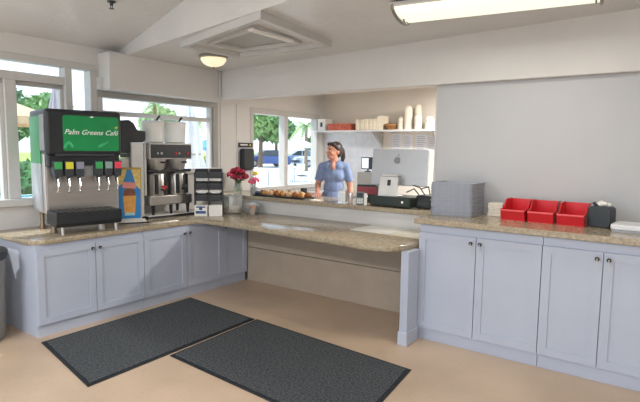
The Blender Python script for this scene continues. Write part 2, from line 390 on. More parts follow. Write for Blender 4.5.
def fluoro(label, cx, cy_, z, L, Wd, rot, es=None):
    t = thing('fluorescent_and_fill_light', label, 'ceiling light', (cx, cy_, z), rot)
    B().box(-L/2, L/2, -Wd/2, Wd/2, -.028, 0).obj('housing', M_steelb, t, bevel=.004)
    n = 10; b = B(); pr = [(Wd*.46*math.cos(PI*i/n), -.026-.055*math.sin(PI*i/n)) for i in range(n+1)]
    A = [b.bm.verts.new((-L/2+.03, y, zz)) for y, zz in pr]; C = [b.bm.verts.new((L/2-.03, y, zz)) for y, zz in pr]
    for i in range(n): b.bm.faces.new((A[i], A[i+1], C[i+1], C[i]))
    b.bm.faces.new(A); b.bm.faces.new(C)
    b.obj('diffuser', M_tube, t, smooth=True)
    for s in (-1, 1):
        b = B(); x = s*(L/2-.02)
        b.tube([(x, Wd*.5*math.cos(PI*i/8), -.012-.08*math.sin(PI*i/8)) for i in range(9)], .011, 8)
        b.tube([(x-s*.03, Wd*.16*math.cos(PI*i/6), -.03-.07*math.sin(PI*i/6)) for i in range(7)], .006, 6)
        b.obj('end_cap', P('brushed_nickel', '8d8a85', .3, .8), t, smooth=True)
    return t
fl = fluoro('long fluorescent ceiling light with glowing curved diffuser and nickel end caps', 3.075, -.36, zR(3.0)-.022, 1.30, .42, R(8))
ld_ = bpy.data.lights.new('tube_and_fill_glow', 'AREA'); ld_.shape = 'RECTANGLE'; ld_.size = 1.2; ld_.size_y = .3; ld_.energy = 9; ld_.color = (1, .95, .85)
lo_ = bpy.data.objects.new('tube_and_fill_glow', ld_); COL.objects.link(lo_); lo_.parent = fl; lo_.location = (0, 0, -.10)
for i, (x, y, z) in enumerate(((1.2, -5.2, 2.86), (4.8, -5.2, 2.86))):  # added fixtures, unseen behind the viewer, to brighten walls and ceiling
    t = fluoro(('added fill light fixture, unseen behind the viewer over the entrance side', 'second added fill light fixture, unseen behind the viewer near the right wall')[i], x, y, z, 1.3, .4, 0)
    B().cyl((-.5, 0, 0), (-.5, 0, zL(x-.5)-z), .008).cyl((.5, 0, 0), (.5, 0, zL(x+.5)-z), .008).obj('hanger', M_chrome, t)
    l2 = bpy.data.lights.new('tube_and_fill_glow', 'AREA'); l2.shape = 'RECTANGLE'; l2.size = 1.2; l2.size_y = .3; l2.energy = 90; l2.color = (.97, .98, 1)
    o2 = bpy.data.objects.new('tube_and_fill_glow', l2); COL.objects.link(o2); o2.parent = t; o2.location = (0, 0, -.10)
kf = fluoro('added fill light on the kitchen ceiling, hidden behind the beam', 2.4, 1.9, 2.499, 1.3, .35, 0)  # added lamp, out of sight behind the beam, to brighten the kitchen
l2 = bpy.data.lights.new('tube_and_fill_glow', 'AREA'); l2.shape = 'RECTANGLE'; l2.size = 1.2; l2.size_y = .3; l2.energy = 85; l2.color = (1, .98, .95)
o2 = bpy.data.objects.new('tube_and_fill_glow', l2); COL.objects.link(o2); o2.parent = kf; o2.location = (0, 0, -.10)
d = thing('dome_light', 'small cream glass dome ceiling light with brass rim beside the hatch', 'ceiling light', ceil_pt(.13, -.12))
B().lathe([(.145, 0), (.15, -.01), (.15, -.028), (.135, -.034)], n=28).obj('rim', P('rim_bronze', 'a39a8c', .35, .5), d, smooth=True)
B().lathe([(.132, -.03), (.128, -.055), (.105, -.085), (.07, -.105), (.03, -.115), (.006, -.117)], n=28).obj('bowl', P('cream_glass', 'f3ddb0', .35, var=.14, scale=9, emit='fff0d0', es=.5), d, smooth=True)
B().lathe([(.004, -.115), (.012, -.12), (.009, -.132), (.002, -.14)], n=10).obj('finial', P('brass', '9a7d4a', .3, .8), d, smooth=True)
s = thing('sprinkler', 'small sprinkler head hanging from the pitched ceiling', 'sprinkler', (.25, -1.34, zL(.25)))
B().cyl((0, 0, .01), (0, 0, -.03), .013).cyl((0, 0, .0), (0, 0, -.006), .035).cyl((0, 0, -.055), (0, 0, -.058), .02).cyl((-.01, 0, -.03), (-.014, 0, -.057), .003).cyl((.01, 0, -.03), (.014, 0, -.057), .003).obj('sprinkler_body', M_blkg, s)
#@@OBJECTS
# ================================================================== SODA FOUNTAIN
ORD = ('first', 'second', 'third', 'fourth', 'fifth', 'sixth', 'seventh', 'eighth', 'ninth', 'tenth', 'eleventh', 'twelfth', 'thirteenth', 'fourteenth', 'fifteenth')
LT = .81       # low counter top
HT = 1.02      # high counter top
LE = 1.0       # service ledge top
sf = thing('soda_fountain', 'tall steel soda fountain with large green sign panel and six valves', 'soda machine', (-.135, -1.385, LT), R(79))
w2 = .318
for x in (-.27, .27):
    for y in (.06, .40): B().lathe([(.028, 0), (.03, .012), (.016, .05), (.022, .17)], (x, y, 0), 14).obj('leg', P('leg_bronze', '8c7a62', .3, .6), sf, smooth=True)
B().box(-w2, w2, .10, .49, .165, .70).obj('body', M_steelb, sf, bevel=.008)
B().box(-w2-.004, w2+.004, .0, .49, .672, 1.07).obj('hood', M_blk, sf, bevel=.03, seg=3)
B().box(-w2-.009, -w2-.002, .16, .47, .60, 1.01).obj('side_print', M_green, sf)
B().box(-w2-.009, -w2-.002, .16, .47, .19, .60).obj('side_panel', M_alu, sf)
B().box(-w2-.009, -w2-.002, .03, .16, .715, 1.02).obj('side_strip', P('side_grey', '8f8d8c', .4, .3), sf)
sg = B().prism(rrect(-.185, .29, .715, 1.018, .02), 0, .008, FRONT).obj('sign_face', M_green, sf, loc=(0, -.001, 0))
lt_ = text('lettering', 'Palm Greens Caf\u00e9', .0625, M_pw, sf, (.05, -.0105, .875), shear=.4)
b = B()
for i in range(12):
    a = i/12*PI; b.ell((-.175+.06*i/11+.0, -.0095, .745+.04*math.sin(a)), .012, .001, .012, 8)
b.obj('sign_leaf', M_greenl, sf)
b = B().prism([(.10, .742), (.14, .752), (.20, .80), (.19, .80), (.12, .765)], 0, .001, FRONT).prism([(.09, .745), (.12, .762), (.15, .77), (.16, .79), (.12, .775)], 0, .001, FRONT)
b.obj('sign_leaf', M_greenl, sf, loc=(0, -.0095, 0))
B().prism([(.055, 1.02), (.035, 1.012), (.055, 1.003), (.075, 1.012)], 0, .001, FRONT).obj('sign_mark', M_pw, sf, loc=(0, -.0095, 0))
B().prism([(.25, .925), (.285, .94), (.27, .915)], 0, .001, FRONT).obj('sign_sprig', P('sprig', 'd7c04a', .5), sf, loc=(0, -.0095, 0))
B().box(-w2+.01, w2-.01, .02, .12, .57, .68).obj('valve_rail', M_blk, sf, bevel=.015)
B().box(-.25, .25, -.004, .02, .665, .69).obj('hood_lip', M_blkg, sf, bevel=.006)
B().box(-w2+.02, w2-.02, .088, .10, .20, .62).obj('splash_panel', M_steel, sf)
lab = ['3fa35b', 'd8d23c', '8d8fa0', '39a25c', '8aa39a', 'e0475a']
for i, x in enumerate((-.24, -.15, -.062, .10, .185, .268)):
    v = B().prism([(-.028, .52), (.028, .52), (.036, .57), (.036, .66), (-.036, .66), (-.036, .57)], 0, .09, FRONT).obj('valve', M_blkg, sf, loc=(x, .06, -.032), bevel=.006)
    B().box(-.03, .03, -.096, -.089, .59, .65).obj('flavour_label', P('flavour_%d' % i, lab[i], .4, var=.05), v)
    B().cyl((0, -.05, .525), (0, -.05, .47), .016, .011, 12).obj('nozzle', M_blk, v, smooth=True)
    B().tube([(0, -.055, .52), (0, -.075, .44), (0, -.065, .40)], .006, 8).ell((0, -.065, .395), .011, .008, .012, 8).obj('lever', M_chrome, v, smooth=True)
b = B().prism([(-.045, .49), (.045, .49), (.05, .60), (-.05, .60)], 0, .05, FRONT); b.obj('ice_chute', clear('chute_plastic', (.8, .85, .85), .15, .25, (.8, .85, .85)), sf, loc=(.015, .07, 0))
B().prism([(.10, .08), (-.14, .07), (-.17, .10), (-.172, .19), (-.155, .197), (.10, .197)], -.31, .238, Matrix(((0, 0, 1, 0), (1, 0, 0, 0), (0, 1, 0, 0), (0, 0, 0, 1)))).obj('drip_tray', M_blk, sf, bevel=.006, seg=2)
b = B()
for i in range(9): b.box(-.29+i*.057, -.275+i*.057, -.15, .07, .1975, .201)
g = b.obj('drip_grille', M_blkg, sf); g['kind'] = 'stuff'
for x in (-.25, .20): B().cyl((x, -.12, 0), (x, -.11, .075), .011, .014, 12).obj('tray_foot', M_steelb, sf, smooth=True)
B().cyl((.12, .02, 0), (.12, .02, .078), .03, .03, 16).obj('drain_pipe', M_steelb, sf, smooth=True)

# ---- advertising stand
ad = thing('display_stand', 'small upright advertising board with iced drink picture on blue', 'sign', (-.30, -.855, LT), R(62))
B().box(-.17, .17, -.09, .09, 0, .012).obj('base_plate', M_blkg, ad, bevel=.003); B().box(-.16, .15, -.085, .08, .0125, .02).obj('base_sheet', M_paper, ad)
B().box(-.115, .115, .0, .05, .02, .55).obj('board', P('stand_yellow', 'b59a52', .5), ad, bevel=.004)
B().box(-.105, .105, -.004, -.0005, .04, .53).obj('blue_print', P('print_blue', '1f7fc2', .4, var=.08, scale=6), ad)
B().box(-.112, .112, -.003, -.0005, .022, .055).obj('caption_strip', P('print_pale', 'd8d6c8', .5, var=.12, scale=60), ad)
b = B().prism([(-.105, .53), (-.105, .36), (-.06, .40), (-.035, .47), (-.02, .53)], 0, .001, FRONT).prism([(.105, .53), (.105, .33), (.065, .37), (.04, .46), (.02, .53)], 0, .001, FRONT)
b.obj('fruit_print', P('print_gold', 'd9c173', .5, var=.2, scale=30), ad, loc=(0, -.0045, 0))
B().prism([(-.05, .10), (.05, .10), (.062, .27), (-.06, .27)], 0, .001, FRONT).obj('cup_print', P('print_orange', 'e0a04e', .5, var=.15, scale=20), ad, loc=(0, -.0045, 0))
B().prism([(-.06, .27), (.06, .27), (.045, .33), (.0, .36), (-.045, .33)], 0, .001, FRONT).obj('cream_print', P('print_brown', '7d4a34', .5, var=.3, scale=30), ad, loc=(0, -.0045, 0))
B().prism([(-.065, .35), (.065, .34), (.06, .40), (-.06, .41)], 0, .001, FRONT).obj('title_print', P('print_pink', 'd88a80', .5, var=.2, scale=50), ad, loc=(0, -.005, 0))
B().prism([(-.05, .072), (.05, .072), (.045, .10), (-.045, .10)], 0, .001, FRONT).obj('saucer_print', P('print_teal', '9fd0d8', .5, var=.1), ad, loc=(0, -.0045, 0))

# ---- coffee grinder behind the stand
cg = thing('coffee_grinder', 'black-headed coffee grinder with pale steel body between soda fountain and brewer', 'grinder', (-.475, -.70, LT), R(84))
B().box(-.10, .115, -.035, .16, 0, .02).obj('base', M_blk, cg, bevel=.004)
B().box(-.02, .115, -.03, .10, .02, .80).obj('body', P('grinder_white', 'd6d7d6', .3, .15), cg, bevel=.012)
B().box(-.10, -.025, -.0, .06, .50, .64).obj('side_box', M_steelb, cg, bevel=.006)
B().prism([(-.12, .69), (-.022, .69), (-.02, .802), (.12, .802), (.15, .83), (.15, .92), (.06, .93), (.02, 1.0), (-.03, 1.03), (-.12, 1.02)], 0, .14, FRONT).obj('head', M_blk, cg, bevel=.008, loc=(0, .12, 0))
B().box(-.10, -.04, -.045, .06, .645, .688).obj('spout', M_blkg, cg, bevel=.004)

# ---- twin coffee brewer
br = thing('coffee_brewer', 'twin steel coffee brewer with white hoppers and black control panel', 'coffee machine', (-.42, -.262, LT), R(86))
B().box(-.315, .34, -.06, .23, 0, .018).obj('base_tray', M_blk, br, bevel=.004); B().box(-.30, .325, -.045, .21, .0185, .024).obj('tray_liner', M_paper, br)
for x in (-.22, .0, .22): B().cyl((x, .0, .024), (x, .0, .135), .014, .022, 10).obj('leg', M_blk, br)
for x in (-.22, .22): B().cyl((x, .2, .024), (x, .2, .135), .014, .022, 10).obj('leg', M_blk, br)
B().box(-.275, .265, -.03, .23, .13, .235).obj('warmer_base', M_steel, br, bevel=.012)
B().box(-.30, .20, .17, .23, .235, .79).obj('back_column', M_steelb, br, bevel=.006)
B().box(-.298, -.275, .02, .165, .24, .80).obj('side_tower', P('tower_white', 'dcdcda', .35, .1), br, bevel=.008)
for i, x in enumerate((-.14, .125)):
    u = B().lathe([(.105, .235), (.108, .25), (.108, .46), (.10, .475), (.06, .49)], (x, .06, 0), 24).obj('urn', M_steel, br, smooth=True)
    for dx in (-.058, .052): B().box(x+dx-.016, x+dx+.016, -.053, -.02, .25, .465).obj('sight_band', M_blk, u, bevel=.003)
    fc = B().cyl((x, -.04, .30), (x, -.10, .30), .013, .013, 10).cyl((x, -.09, .305), (x, -.09, .25), .011, .009, 10).obj('faucet', M_blk, u, smooth=True)
    B().box(x-.03, x+.03, -.108, -.088, .325, .345).box(x-.009, x+.009, -.104, -.09, .30, .33).obj('faucet_handle', M_red if i == 0 else M_blkg, u, bevel=.004)
    B().lathe([(.04, .49), (.075, .52), (.10, .60), (.105, .625)], (x, .05, 0), 20).obj('brew_funnel', M_steelb, br, smooth=True)
    B().box(x-.012, x+.012, -.12, -.04, .585, .605).obj('funnel_handle', M_blk, br, bevel=.004)
    B().lathe([(.095, .80), (.115, .815), (.125, 1.02), (.122, 1.025)], (x+.0, .10, 0), 20).obj('hopper', clear('hopper_white', (.95, .95, .93), .06, .75, (.88, .87, .84)), br, smooth=True)
    B().lathe([(.126, 1.022), (.128, 1.03), (.09, 1.04), (.02, 1.045)], (x, .10, 0), 20).obj('hopper_lid', P('lid_clear', 'd9d8d4', .3), br, smooth=True)
B().box(-.275, .265, -.01, .10, .485, .515).obj('funnel_rail', M_blk, br, bevel=.004)
B().box(-.27, .265, -.03, .18, .625, .80).obj('control_head', M_steelb, br, bevel=.01)
B().box(-.255, .25, -.036, -.029, .64, .785).obj('control_panel', M_blk, br)
for i, (x, m) in enumerate(((-.18, M_chrome), (-.13, M_alu), (.05, M_red), (.09, M_chrome), (.2, M_red))): B().cyl((x, -.036, .69), (x, -.046, .69), .014, .012, 12).obj('switch', m, br)
for x in (-.15, .13): B().tube([(x, .02, 1.03), (x+.01, -.0, 1.07), (x+.03, .0, 1.085)], .011, 8).obj('hopper_latch', M_blk, br)

# ---- condiment rack
ck = thing('condiment_rack', 'black six-bin condiment rack beside the coffee brewer', 'rack', (-.14, .035, LT), R(42))
for x in (-.155, 0, .155): B().box(x-.004, x+.004, .0, .13, 0, .48).obj('upright', M_blk, ck)
M_pack = P('packets', 'e9e7e2', .7, var=.2, scale=60)
for r_ in range(3):
    for c in (-1, 1):
        x = c*.0775; z = .16+r_*.13; bb = B()
        bb.prism([(-.06, 0), (.06, 0), (.06, .10), (-.02, .10), (-.065, .07)], -.071, .071, Matrix(((0, 0, 1, x), (1, 0, 0, .06), (0, 1, 0, z), (0, 0, 0, 1))))
        q = bb.obj('bin', M_blk, ck, bevel=.006)
        if r_ == 0: B().box(x-.05, x+.05, .02, .08, z+.06, z+.10).obj('packets', M_pack, q, bevel=.01)
    if r_ < 2: B().box(-.14, .14, .03, .11, .255+r_*.13, .285+r_*.13).obj('shelf_card', M_pack, ck)
for c, m in ((-1, 0), (1, 1)):
    q = B().box(-.07, .07, -.05, .07, 0, .12).obj('packet_box', M_paper, None, bevel=.004, loc=(ck.location.x+(c*.078)*math.cos(R(42))+.03, ck.location.y+(c*.078)*math.sin(R(42))-.03, LT), rotz=R(42))
    tag(q, ('small white carton with blue print on its front under the condiment rack', 'plain white carton under the right side of the condiment rack')[m], 'box')
    if c < 0:
        B().box(-.055, .055, -.0525, -.0505, .03, .06).obj('blue_print', P('print_navy', '2c4f86', .5, var=.1), q); B().ell((0, -.0515, .085), .02, .001, .018, 12).obj('round_logo', P('print_navy', '2c4f86'), q)
        B().box(-.05, .05, -.0525, -.0505, .095, .11).obj('blue_print', P('print_navy', '2c4f86'), q)

# ---- clear containers near the corner
M_acr = clear('acrylic', (.9, .92, .92), .14, .18, (.85, .86, .84), .08)
jr = thing('clear_container', 'clear plastic tub of straws and packets near the counter corner', 'container', (-.10, .36, LT))
B().lathe([(.10, 0), (.115, .01), (.125, .2), (.12, .2), (.11, .012), (.09, .008)], n=24).obj('tub', M_acr, jr, smooth=True)
B().lathe([(.105, .012), (.112, .07), (.06, .085), (.01, .08)], n=20).obj('contents', P('beige_packets', 'cdbb98', .7, var=.25, scale=40), jr)
B().lathe([(.13, .2), (.132, .212), (.12, .216), (.02, .22)], n=24).obj('lid', M_acr, jr, smooth=True)
jr2 = thing('lidded_bowl', 'frosted clear plastic bowl standing behind the drink cup', 'bowl', (.09, .505, LT))
B().lathe([(.06, 0), (.075, .01), (.10, .10), (.095, .10), (.07, .014), (.05, .01)], n=24).obj('bowl_wall', M_acr, jr2, smooth=True); B().lathe([(.101, .10), (.102, .105), (.06, .128), (.01, .132)], n=24).obj('dome_lid', M_acr, jr2, smooth=True)
cu = thing('drink_cup', 'small clear cup of iced drink at the corner of the low counter', 'cup', (.19, .39, LT))
B().lathe([(.03, 0), (.032, .004), (.046, .13), (.043, .13), (.030, .008), (.02, .006)], n=20).obj('cup_wall', M_acr, cu, smooth=True)
B().lathe([(.028, .008), (.042, .11), (.01, .112)], n=20).obj('drink', P('iced_tea', 'b06a4e', .25, var=.2), cu, smooth=True)
# ---- white sheets at the right end of the low counter
tag(B().prism([(1.64, .20), (1.66, .585), (2.06, .60), (2.04, .19)], LT, LT+.004).obj('placemat', P('laminate_white', 'dedcd4', .25, var=.03), None), 'white laminate sheet lying on the low counter left of the seam', 'mat')
tag(B().prism([(2.05, .185), (2.07, .60), (2.42, .60), (2.42, .15)], LT, LT+.004).obj('placemat', P('laminate_cream', 'cfc6b2', .22, var=.04), None), 'cream laminate sheet lying at the right end of the low counter', 'mat')

# ================================================================== SERVICE LEDGE
def flower(b, p, r, rng):
    for i in range(9):
        a = rng.random()*2*PI; e = rng.random()*1.2-.2
        d = Vector((math.cos(a)*math.cos(e), math.sin(a)*math.cos(e), math.sin(e)))
        b.ell(Vector(p)+d*r*.55, r*.5, r*.5, r*.28, 8, d.to_track_quat('Z', 'Y').to_matrix().to_4x4())
rng = random.Random(3)
va = thing('flower_vase', 'clear glass vase of deep red roses on the service ledge', 'vase', (-.5, .86, LE))
B().lathe([(.04, 0), (.05, .01), (.055, .05), (.042, .10), (.05, .135), (.046, .135), (.038, .10), (.05, .05), (.04, .012)], n=20).obj('glass', clear('vase_glass', (.85, .93, .9), .16, .08, (.8, .9, .85)), va, smooth=True)
b = B()
hd = [(-.13, -.06, .24), (-.06, -.05, .29), (.03, -.04, .31), (.10, .0, .28), (.15, .03, .22), (-.02, -.08, .22), (.07, -.05, .20), (-.10, .03, .21), (.0, .05, .26), (-.15, .02, .27)]
hd = [(x*.72, y*.8, z*.92) for x, y, z in hd]
for x, y, z in hd: b.tube([(0, 0, .02), (x*.3, y*.3, .14), (x, y, z-.02)], .004, 6)
b.obj('stems', P('stem_green', '3f5a35', .6), va)
for x, y, z in hd:
    b = B(); flower(b, (x, y, z), .056, rng); b.obj('rose', P('rose_red', '9c1738', .6, var=.25, scale=30), va, smooth=True)
b = B()
for i in range(16):
    a = rng.random()*2*PI; r_ = .05+.08*rng.random(); p = Vector((math.cos(a)*r_, math.sin(a)*r_, .13+.1*rng.random()))
    b.ell(p, .035, .016, .004, 8, Matrix.Rotation(a, 4, 'Z') @ Matrix.Rotation(rng.random()-.5, 4, 'Y'))
b.obj('leaves', P('leaf_dark', '2f4a2c', .5, var=.2), va)
v2 = thing('flower_vase', 'small pot of pink and yellow flowers beside the pastry tray', 'vase', (-.20, .84, LE))
B().lathe([(.035, 0), (.045, .08), (.04, .08), (.03, .01)], n=16).obj('pot', M_alu, v2, smooth=True)
b = B(); 
for x, y, z in ((-.02, 0, .15), (.05, -.02, .17), (.0, -.05, .14), (.02, 0, .24)): b.tube([(0, 0, .03), (x, y, z)], .004, 6)
b.obj('stems', P('stem_green', '3f5a35'), v2)
for x, y, z in ((-.02, 0, .16), (.05, -.02, .17), (.0, -.05, .14)):
    b = B(); flower(b, (x, y, z), .055, rng); b.obj('bloom', P('pink_bloom', 'ec6a86', .6, var=.15), v2, smooth=True)
b = B(); flower(b, (.02, 0, .25), .04, rng); b.obj('yellow_bloom', P('yellow_bloom', 'e8c93a', .6, var=.15), v2, smooth=True)
pt = thing('pastry_tray', 'black oblong tray of pastries on the service ledge', 'tray', (.37, .74, LE), R(1))
B().prism(rrect(-.40, .38, -.11, .11, .03), 0, .008).obj('tray_base', M_blk, pt)
b = B(); o_ = rrect(-.40, .38, -.11, .11, .03); i_ = rrect(-.388, .368, -.098, .098, .024); n = len(o_)
for k in range(n):
    j = (k+1) % n
    b.quad((*o_[k], .008), (*o_[j], .008), (*o_[j], .018), (*o_[k], .018)); b.quad((*i_[k], .008), (*i_[k], .018), (*i_[j], .018), (*i_[j], .008)); b.quad((*o_[k], .018), (*o_[j], .018), (*i_[j], .018), (*i_[k], .018))
b.obj('rim', M_blk, pt)
bt = [P('pastry_gold', 'c98f4f', .6, var=.3, scale=25, bump=.3, bscale=60), P('pastry_brown', '9c6136', .6, var=.3, scale=25, bump=.3, bscale=60), P('pastry_pale', 'dcb98a', .6, var=.25, scale=25, bump=.3, bscale=60)]
k = 0
for row, y in ((0, -.05), (1, .05)):
    for i in range(7):
        x = -.25+i*.091+row*.02; m = bt[(i*2+row) % 3]; b = B(); a = rng.random()*PI
        for t in range(5):
            u = (t-2)/2; b.ell((math.cos(a)*u*.03+.008*abs(u), math.sin(a)*u*.03, .034-.008*u*u), .026-.007*abs(u), .026-.006*abs(u), .034-.012*abs(u), 10)
        px = .37+x; py = .74+y
        o = b.obj('pastry', m, None, smooth=True, loc=(px, py, LE+.009), rotz=rng.random())
        tag(o, ORD[i]+' baked roll from the left in the '+('front', 'back')[row]+' row of the black pastry tray', 'pastry', ('rolls in the front row of the pastry tray', 'rolls in the back row of the pastry tray')[row])
b = B()
for i in range(14): b.ell((-.345+rng.uniform(-.03, .02), rng.uniform(-.08, .08), .02+rng.uniform(0, .03)), .02, .02, .016, 8)
q = b.obj('berry_pile', P('berry_dark', '3d4150', .5, var=.4, scale=30), pt, smooth=True); q['kind'] = 'stuff'
q = B().prism(rrect(-.07, .07, -.05, .05, .006), 0, .002).obj('receipt_slip', M_paper, None, loc=(.86, .72, LE), rotz=R(-12)); tag(q, 'white paper slip lying on the ledge before the worker', 'paper')
dc = thing('coffee_cup', 'small dark cup on the ledge left of the worker', 'cup', (.42, 1.06, LE))
B().lathe([(.025, 0), (.035, .01), (.042, .09), (.038, .09), (.03, .012), (.02, .01)], n=18).obj('cup_wall', M_blkg, dc, smooth=True); B().lathe([(.03, .012), (.038, .075), (.01, .076)], n=16).obj('coffee', P('coffee', '2a1a12', .2), dc)
# napkin holder, shaker
nh = thing('napkin_dispenser', 'clear-sided napkin dispenser with white napkins at the worker elbow', 'napkin holder', (1.20, .74, LE), R(20))
B().box(-.045, .045, -.06, .06, 0, .006).obj('base', M_chrome, nh); B().box(-.035, .035, -.055, .055, .0065, .125).obj('napkins', M_paper, nh, bevel=.004)
for y in (-.062, .062): B().box(-.04, .04, y-.002, y+.002, .006, .10).obj('side_plate', M_acr, nh)
sh = thing('shaker', 'glass shaker with steel cap beside the white napkins', 'shaker', (1.325, .70, LE))
B().lathe([(.022, 0), (.026, .01), (.022, .07), (.02, .085)], n=14).obj('jar', M_steelb, sh, smooth=True); B().lathe([(.023, .085), (.023, .10), (.014, .118), (.003, .12)], n=14).obj('cap', M_chrome, sh, smooth=True)
# payment terminal
te = thing('card_terminal', 'grey card terminal with dark keypad standing left of the cash drawer', 'terminal', (1.46, .68, LE), R(15))
B().box(-.04, .04, -.03, .03, 0, .13).obj('body', P('terminal_grey', '7f8787', .4), te, bevel=.006); B().box(-.032, .032, -.034, -.0295, .075, .12).obj('screen', M_blk, te)
b = B()
for i in range(3):
    for j in range(3): b.box(-.03+i*.022, -.014+i*.022, -.034, -.0295, .015+j*.018, .028+j*.018)
q = b.obj('keys', M_pw, te); q['kind'] = 'stuff'
B().box(.045, .075, -.03, -.026, .0, .12).obj('paper_slip', M_paper, te)
# red and grey appliance behind
rp = thing('receipt_printer', 'grey topped appliance with dark red front behind the card terminal', 'appliance', (1.40, .95, LE), R(10))
B().box(-.12, .12, -.06, .10, 0, .19).obj('base_body', M_blkg, rp, bevel=.008); B().box(-.11, .11, -.068, -.061, .09, .17).obj('red_front', P('dark_red', '8e3038', .4, var=.15), rp, bevel=.002)
B().box(-.12, .10, -.06, .10, .1905, .325).obj('upper_box', P('appliance_grey', 'a9a8a4', .4), rp, bevel=.006)
for x in (-.08, .0, .07): B().cyl((x, -.068, .07), (x, -.08, .07), .018, .018, 12).obj('dial', M_chrome, rp)
ms = thing('small_display', 'small upright bright screen above the grey appliance', 'screen', (1.375, .96, LE+.3265), R(12))
B().box(-.03, .03, -.02, .02, 0, .01).cyl((0, 0, .01), (0, 0, .05), .008).obj('stand', M_blk, ms); B().box(-.075, .075, -.012, .012, .03, .16).obj('casing', M_blk, ms, bevel=.004)
B().box(-.065, .01, -.0145, -.0125, .04, .15).obj('screen_panel', P('screen_lit', 'e8eef4', .3, emit='dfe9f5', es=.4), ms)
# cash drawer + all-in-one computer
dr = thing('cash_drawer', 'dark green-black cash drawer under the silver computer', 'cash drawer', (1.815, .80, LE), R(-2))
B().box(-.225, .225, -.15, .16, .008, .105).obj('case', P('drawer_black', '26332f', .4, var=.1), dr, bevel=.004); B().box(-.215, .215, -.156, -.1505, .018, .095).obj('drawer_front', P('drawer_black', '26332f'), dr, bevel=.002)
B().cyl((.15, -.156, .06), (.15, -.162, .06), .012).obj('lock', M_chrome, dr)
for x in (-.2, .2):
    for y in (-.12, .13): B().cyl((x, y, 0), (x, y, .008), .015).obj('foot', M_blk, dr)
im = thing('desktop_computer', 'silver all-in-one computer seen from behind with dark apple-shaped logo', 'computer', (1.82, .80, LE+.106), R(3))
# local: back of the screen faces -Y (towards the viewer)
T = Matrix.Translation((0, .04, .30)) @ Matrix.Rotation(R(-6), 4, 'X')
B().prism(rrect(-.305, .305, -.20, .17, .015), -.02, .02, T @ FRONT).obj('shell', M_alu, im, bevel=.006)
B().box(-.292, .292, .021, .023, -.12, .165, T).obj('screen_glass', M_blk, im)
B().prism(rrect(-.10, .10, -.11, .08, .012), -.003, .006, Matrix.Translation((-.05, -.105, .115)) @ Matrix.Rotation(R(-13), 4, 'X') @ FRONT).obj('stand', P('stand_silver', 'd6d6d4', .35, .1), im, bevel=.002)
B().box(-.15, .05, -.135, .03, 0, .008).obj('stand_foot', P('stand_silver', 'cfd0cf'), im, bevel=.003)
B().box(-.13, .03, -.085, .03, .20, .215).obj('hinge', P('stand_silver', 'cfd0cf'), im)
B().prism(rrect(-.018, .018, -.03, .03, .008), 0, .002, Matrix.Translation((-.045, -.108, .135)) @ Matrix.Rotation(R(-13), 4, 'X') @ FRONT).obj('cable_hole', M_blk, im)
ap = []
for i in range(40):
    a = 2*PI*i/40; r_ = .036*(1+.05*math.cos(2*a))
    x, y = r_*math.cos(a), r_*math.sin(a)*1.02
    if math.hypot(x-.045, y-.006) < .02:
        dx, dy = x-.045, y-.006; L_ = math.hypot(dx, dy); x, y = .045+dx/L_*.02, .006+dy/L_*.02
    if abs(x) < .01 and y > 0: y -= .006
    ap.append((x, y))
lg = B().prism(ap, 0, .001).prism([(.0, .042), (.006, .042), (.02, .058), (.018, .066), (.006, .058)], 0, .001)
for v in lg.bm.verts: v.co = (T @ Matrix.Translation((-.02, -.0205, .055)) @ FRONT) @ v.co
lg.obj('logo', P('logo_grey', '8b8e93', .12, 1), im)
# cable & dark box right of the drawer
pr = thing('label_printer', 'black box with loose cables right of the cash drawer', 'printer', (2.13, .84, LE), R(-4))
B().box(-.07, .09, -.10, .11, 0, .13).obj('case', M_blk, pr, bevel=.01); B().box(-.05, .07, -.104, -.101, .03, .06).obj('slot', M_blkg, pr)
for j, pp in enumerate(([(-.06, -.06, .13), (-.1, -.09, .19), (-.18, -.1, .15)], [(.0, -.05, .13), (-.05, -.06, .20), (-.13, -.05, .22)], [(.03, .0, .13), (.0, .02, .21), (-.10, .06, .18)])):
    B().tube(pp, .006, 6).obj('cable', M_blk, pr, smooth=True)

# ================================================================== RIGHT COUNTER
b = B(); tw, td = .375, .36
o_ = rrect(-tw/2, tw/2, -td/2, td/2, .05, 5); i_ = rrect(-tw/2+.012, tw/2-.012, -td/2+.012, td/2-.012, .04, 5); bo = rrect(-tw/2+.008, tw/2-.008, -td/2+.008, td/2-.008, .045, 5); n = len(o_)
for k in range(n):
    j = (k+1) % n
    b.quad((*bo[k], 0), (*bo[j], 0), (*o_[j], .018), (*o_[k], .018)); b.quad((*i_[k], .004), (*i_[k], .018), (*i_[j], .018), (*i_[j], .004)); b.quad((*o_[k], .018), (*o_[j], .018), (*i_[j], .018), (*i_[k], .018))
b.bm.faces.new([b.bm.verts.new((*p, 0)) for p in reversed(bo)]); b.bm.faces.new([b.bm.verts.new((*p, .004)) for p in i_])
bmesh.ops.remove_doubles(b.bm, verts=b.bm.verts, dist=1e-5)
t0 = b.obj('serving_tray', M_tray, None)
NT = 15; 
for i in range(NT):
    o = t0 if i == 0 else dup(t0)
    o.location = (2.605+rng.uniform(-.003, .003), .395+rng.uniform(-.003, .003), HT+.0005+i*.0187); o.rotation_euler.z = R(rng.uniform(-.6, .6))
    if i == NT-1: lab_ = 'topmost grey plastic tray of the tall stack on the right counter'
    elif i == 0: lab_ = 'bottom grey plastic tray of the tall stack, resting on the granite counter'
    else: lab_ = ORD[i]+' grey plastic tray from the bottom of the tall stack on the right counter'
    tag(o, lab_, 'tray', 'grey serving trays in the stack')
NZ = 5; t0 = B().box(-.062, .062, -.06, .06, 0, .022).obj('napkin_pack', P('napkin', 'dcd5c8', .8, var=.06, scale=30), None, bevel=.004)
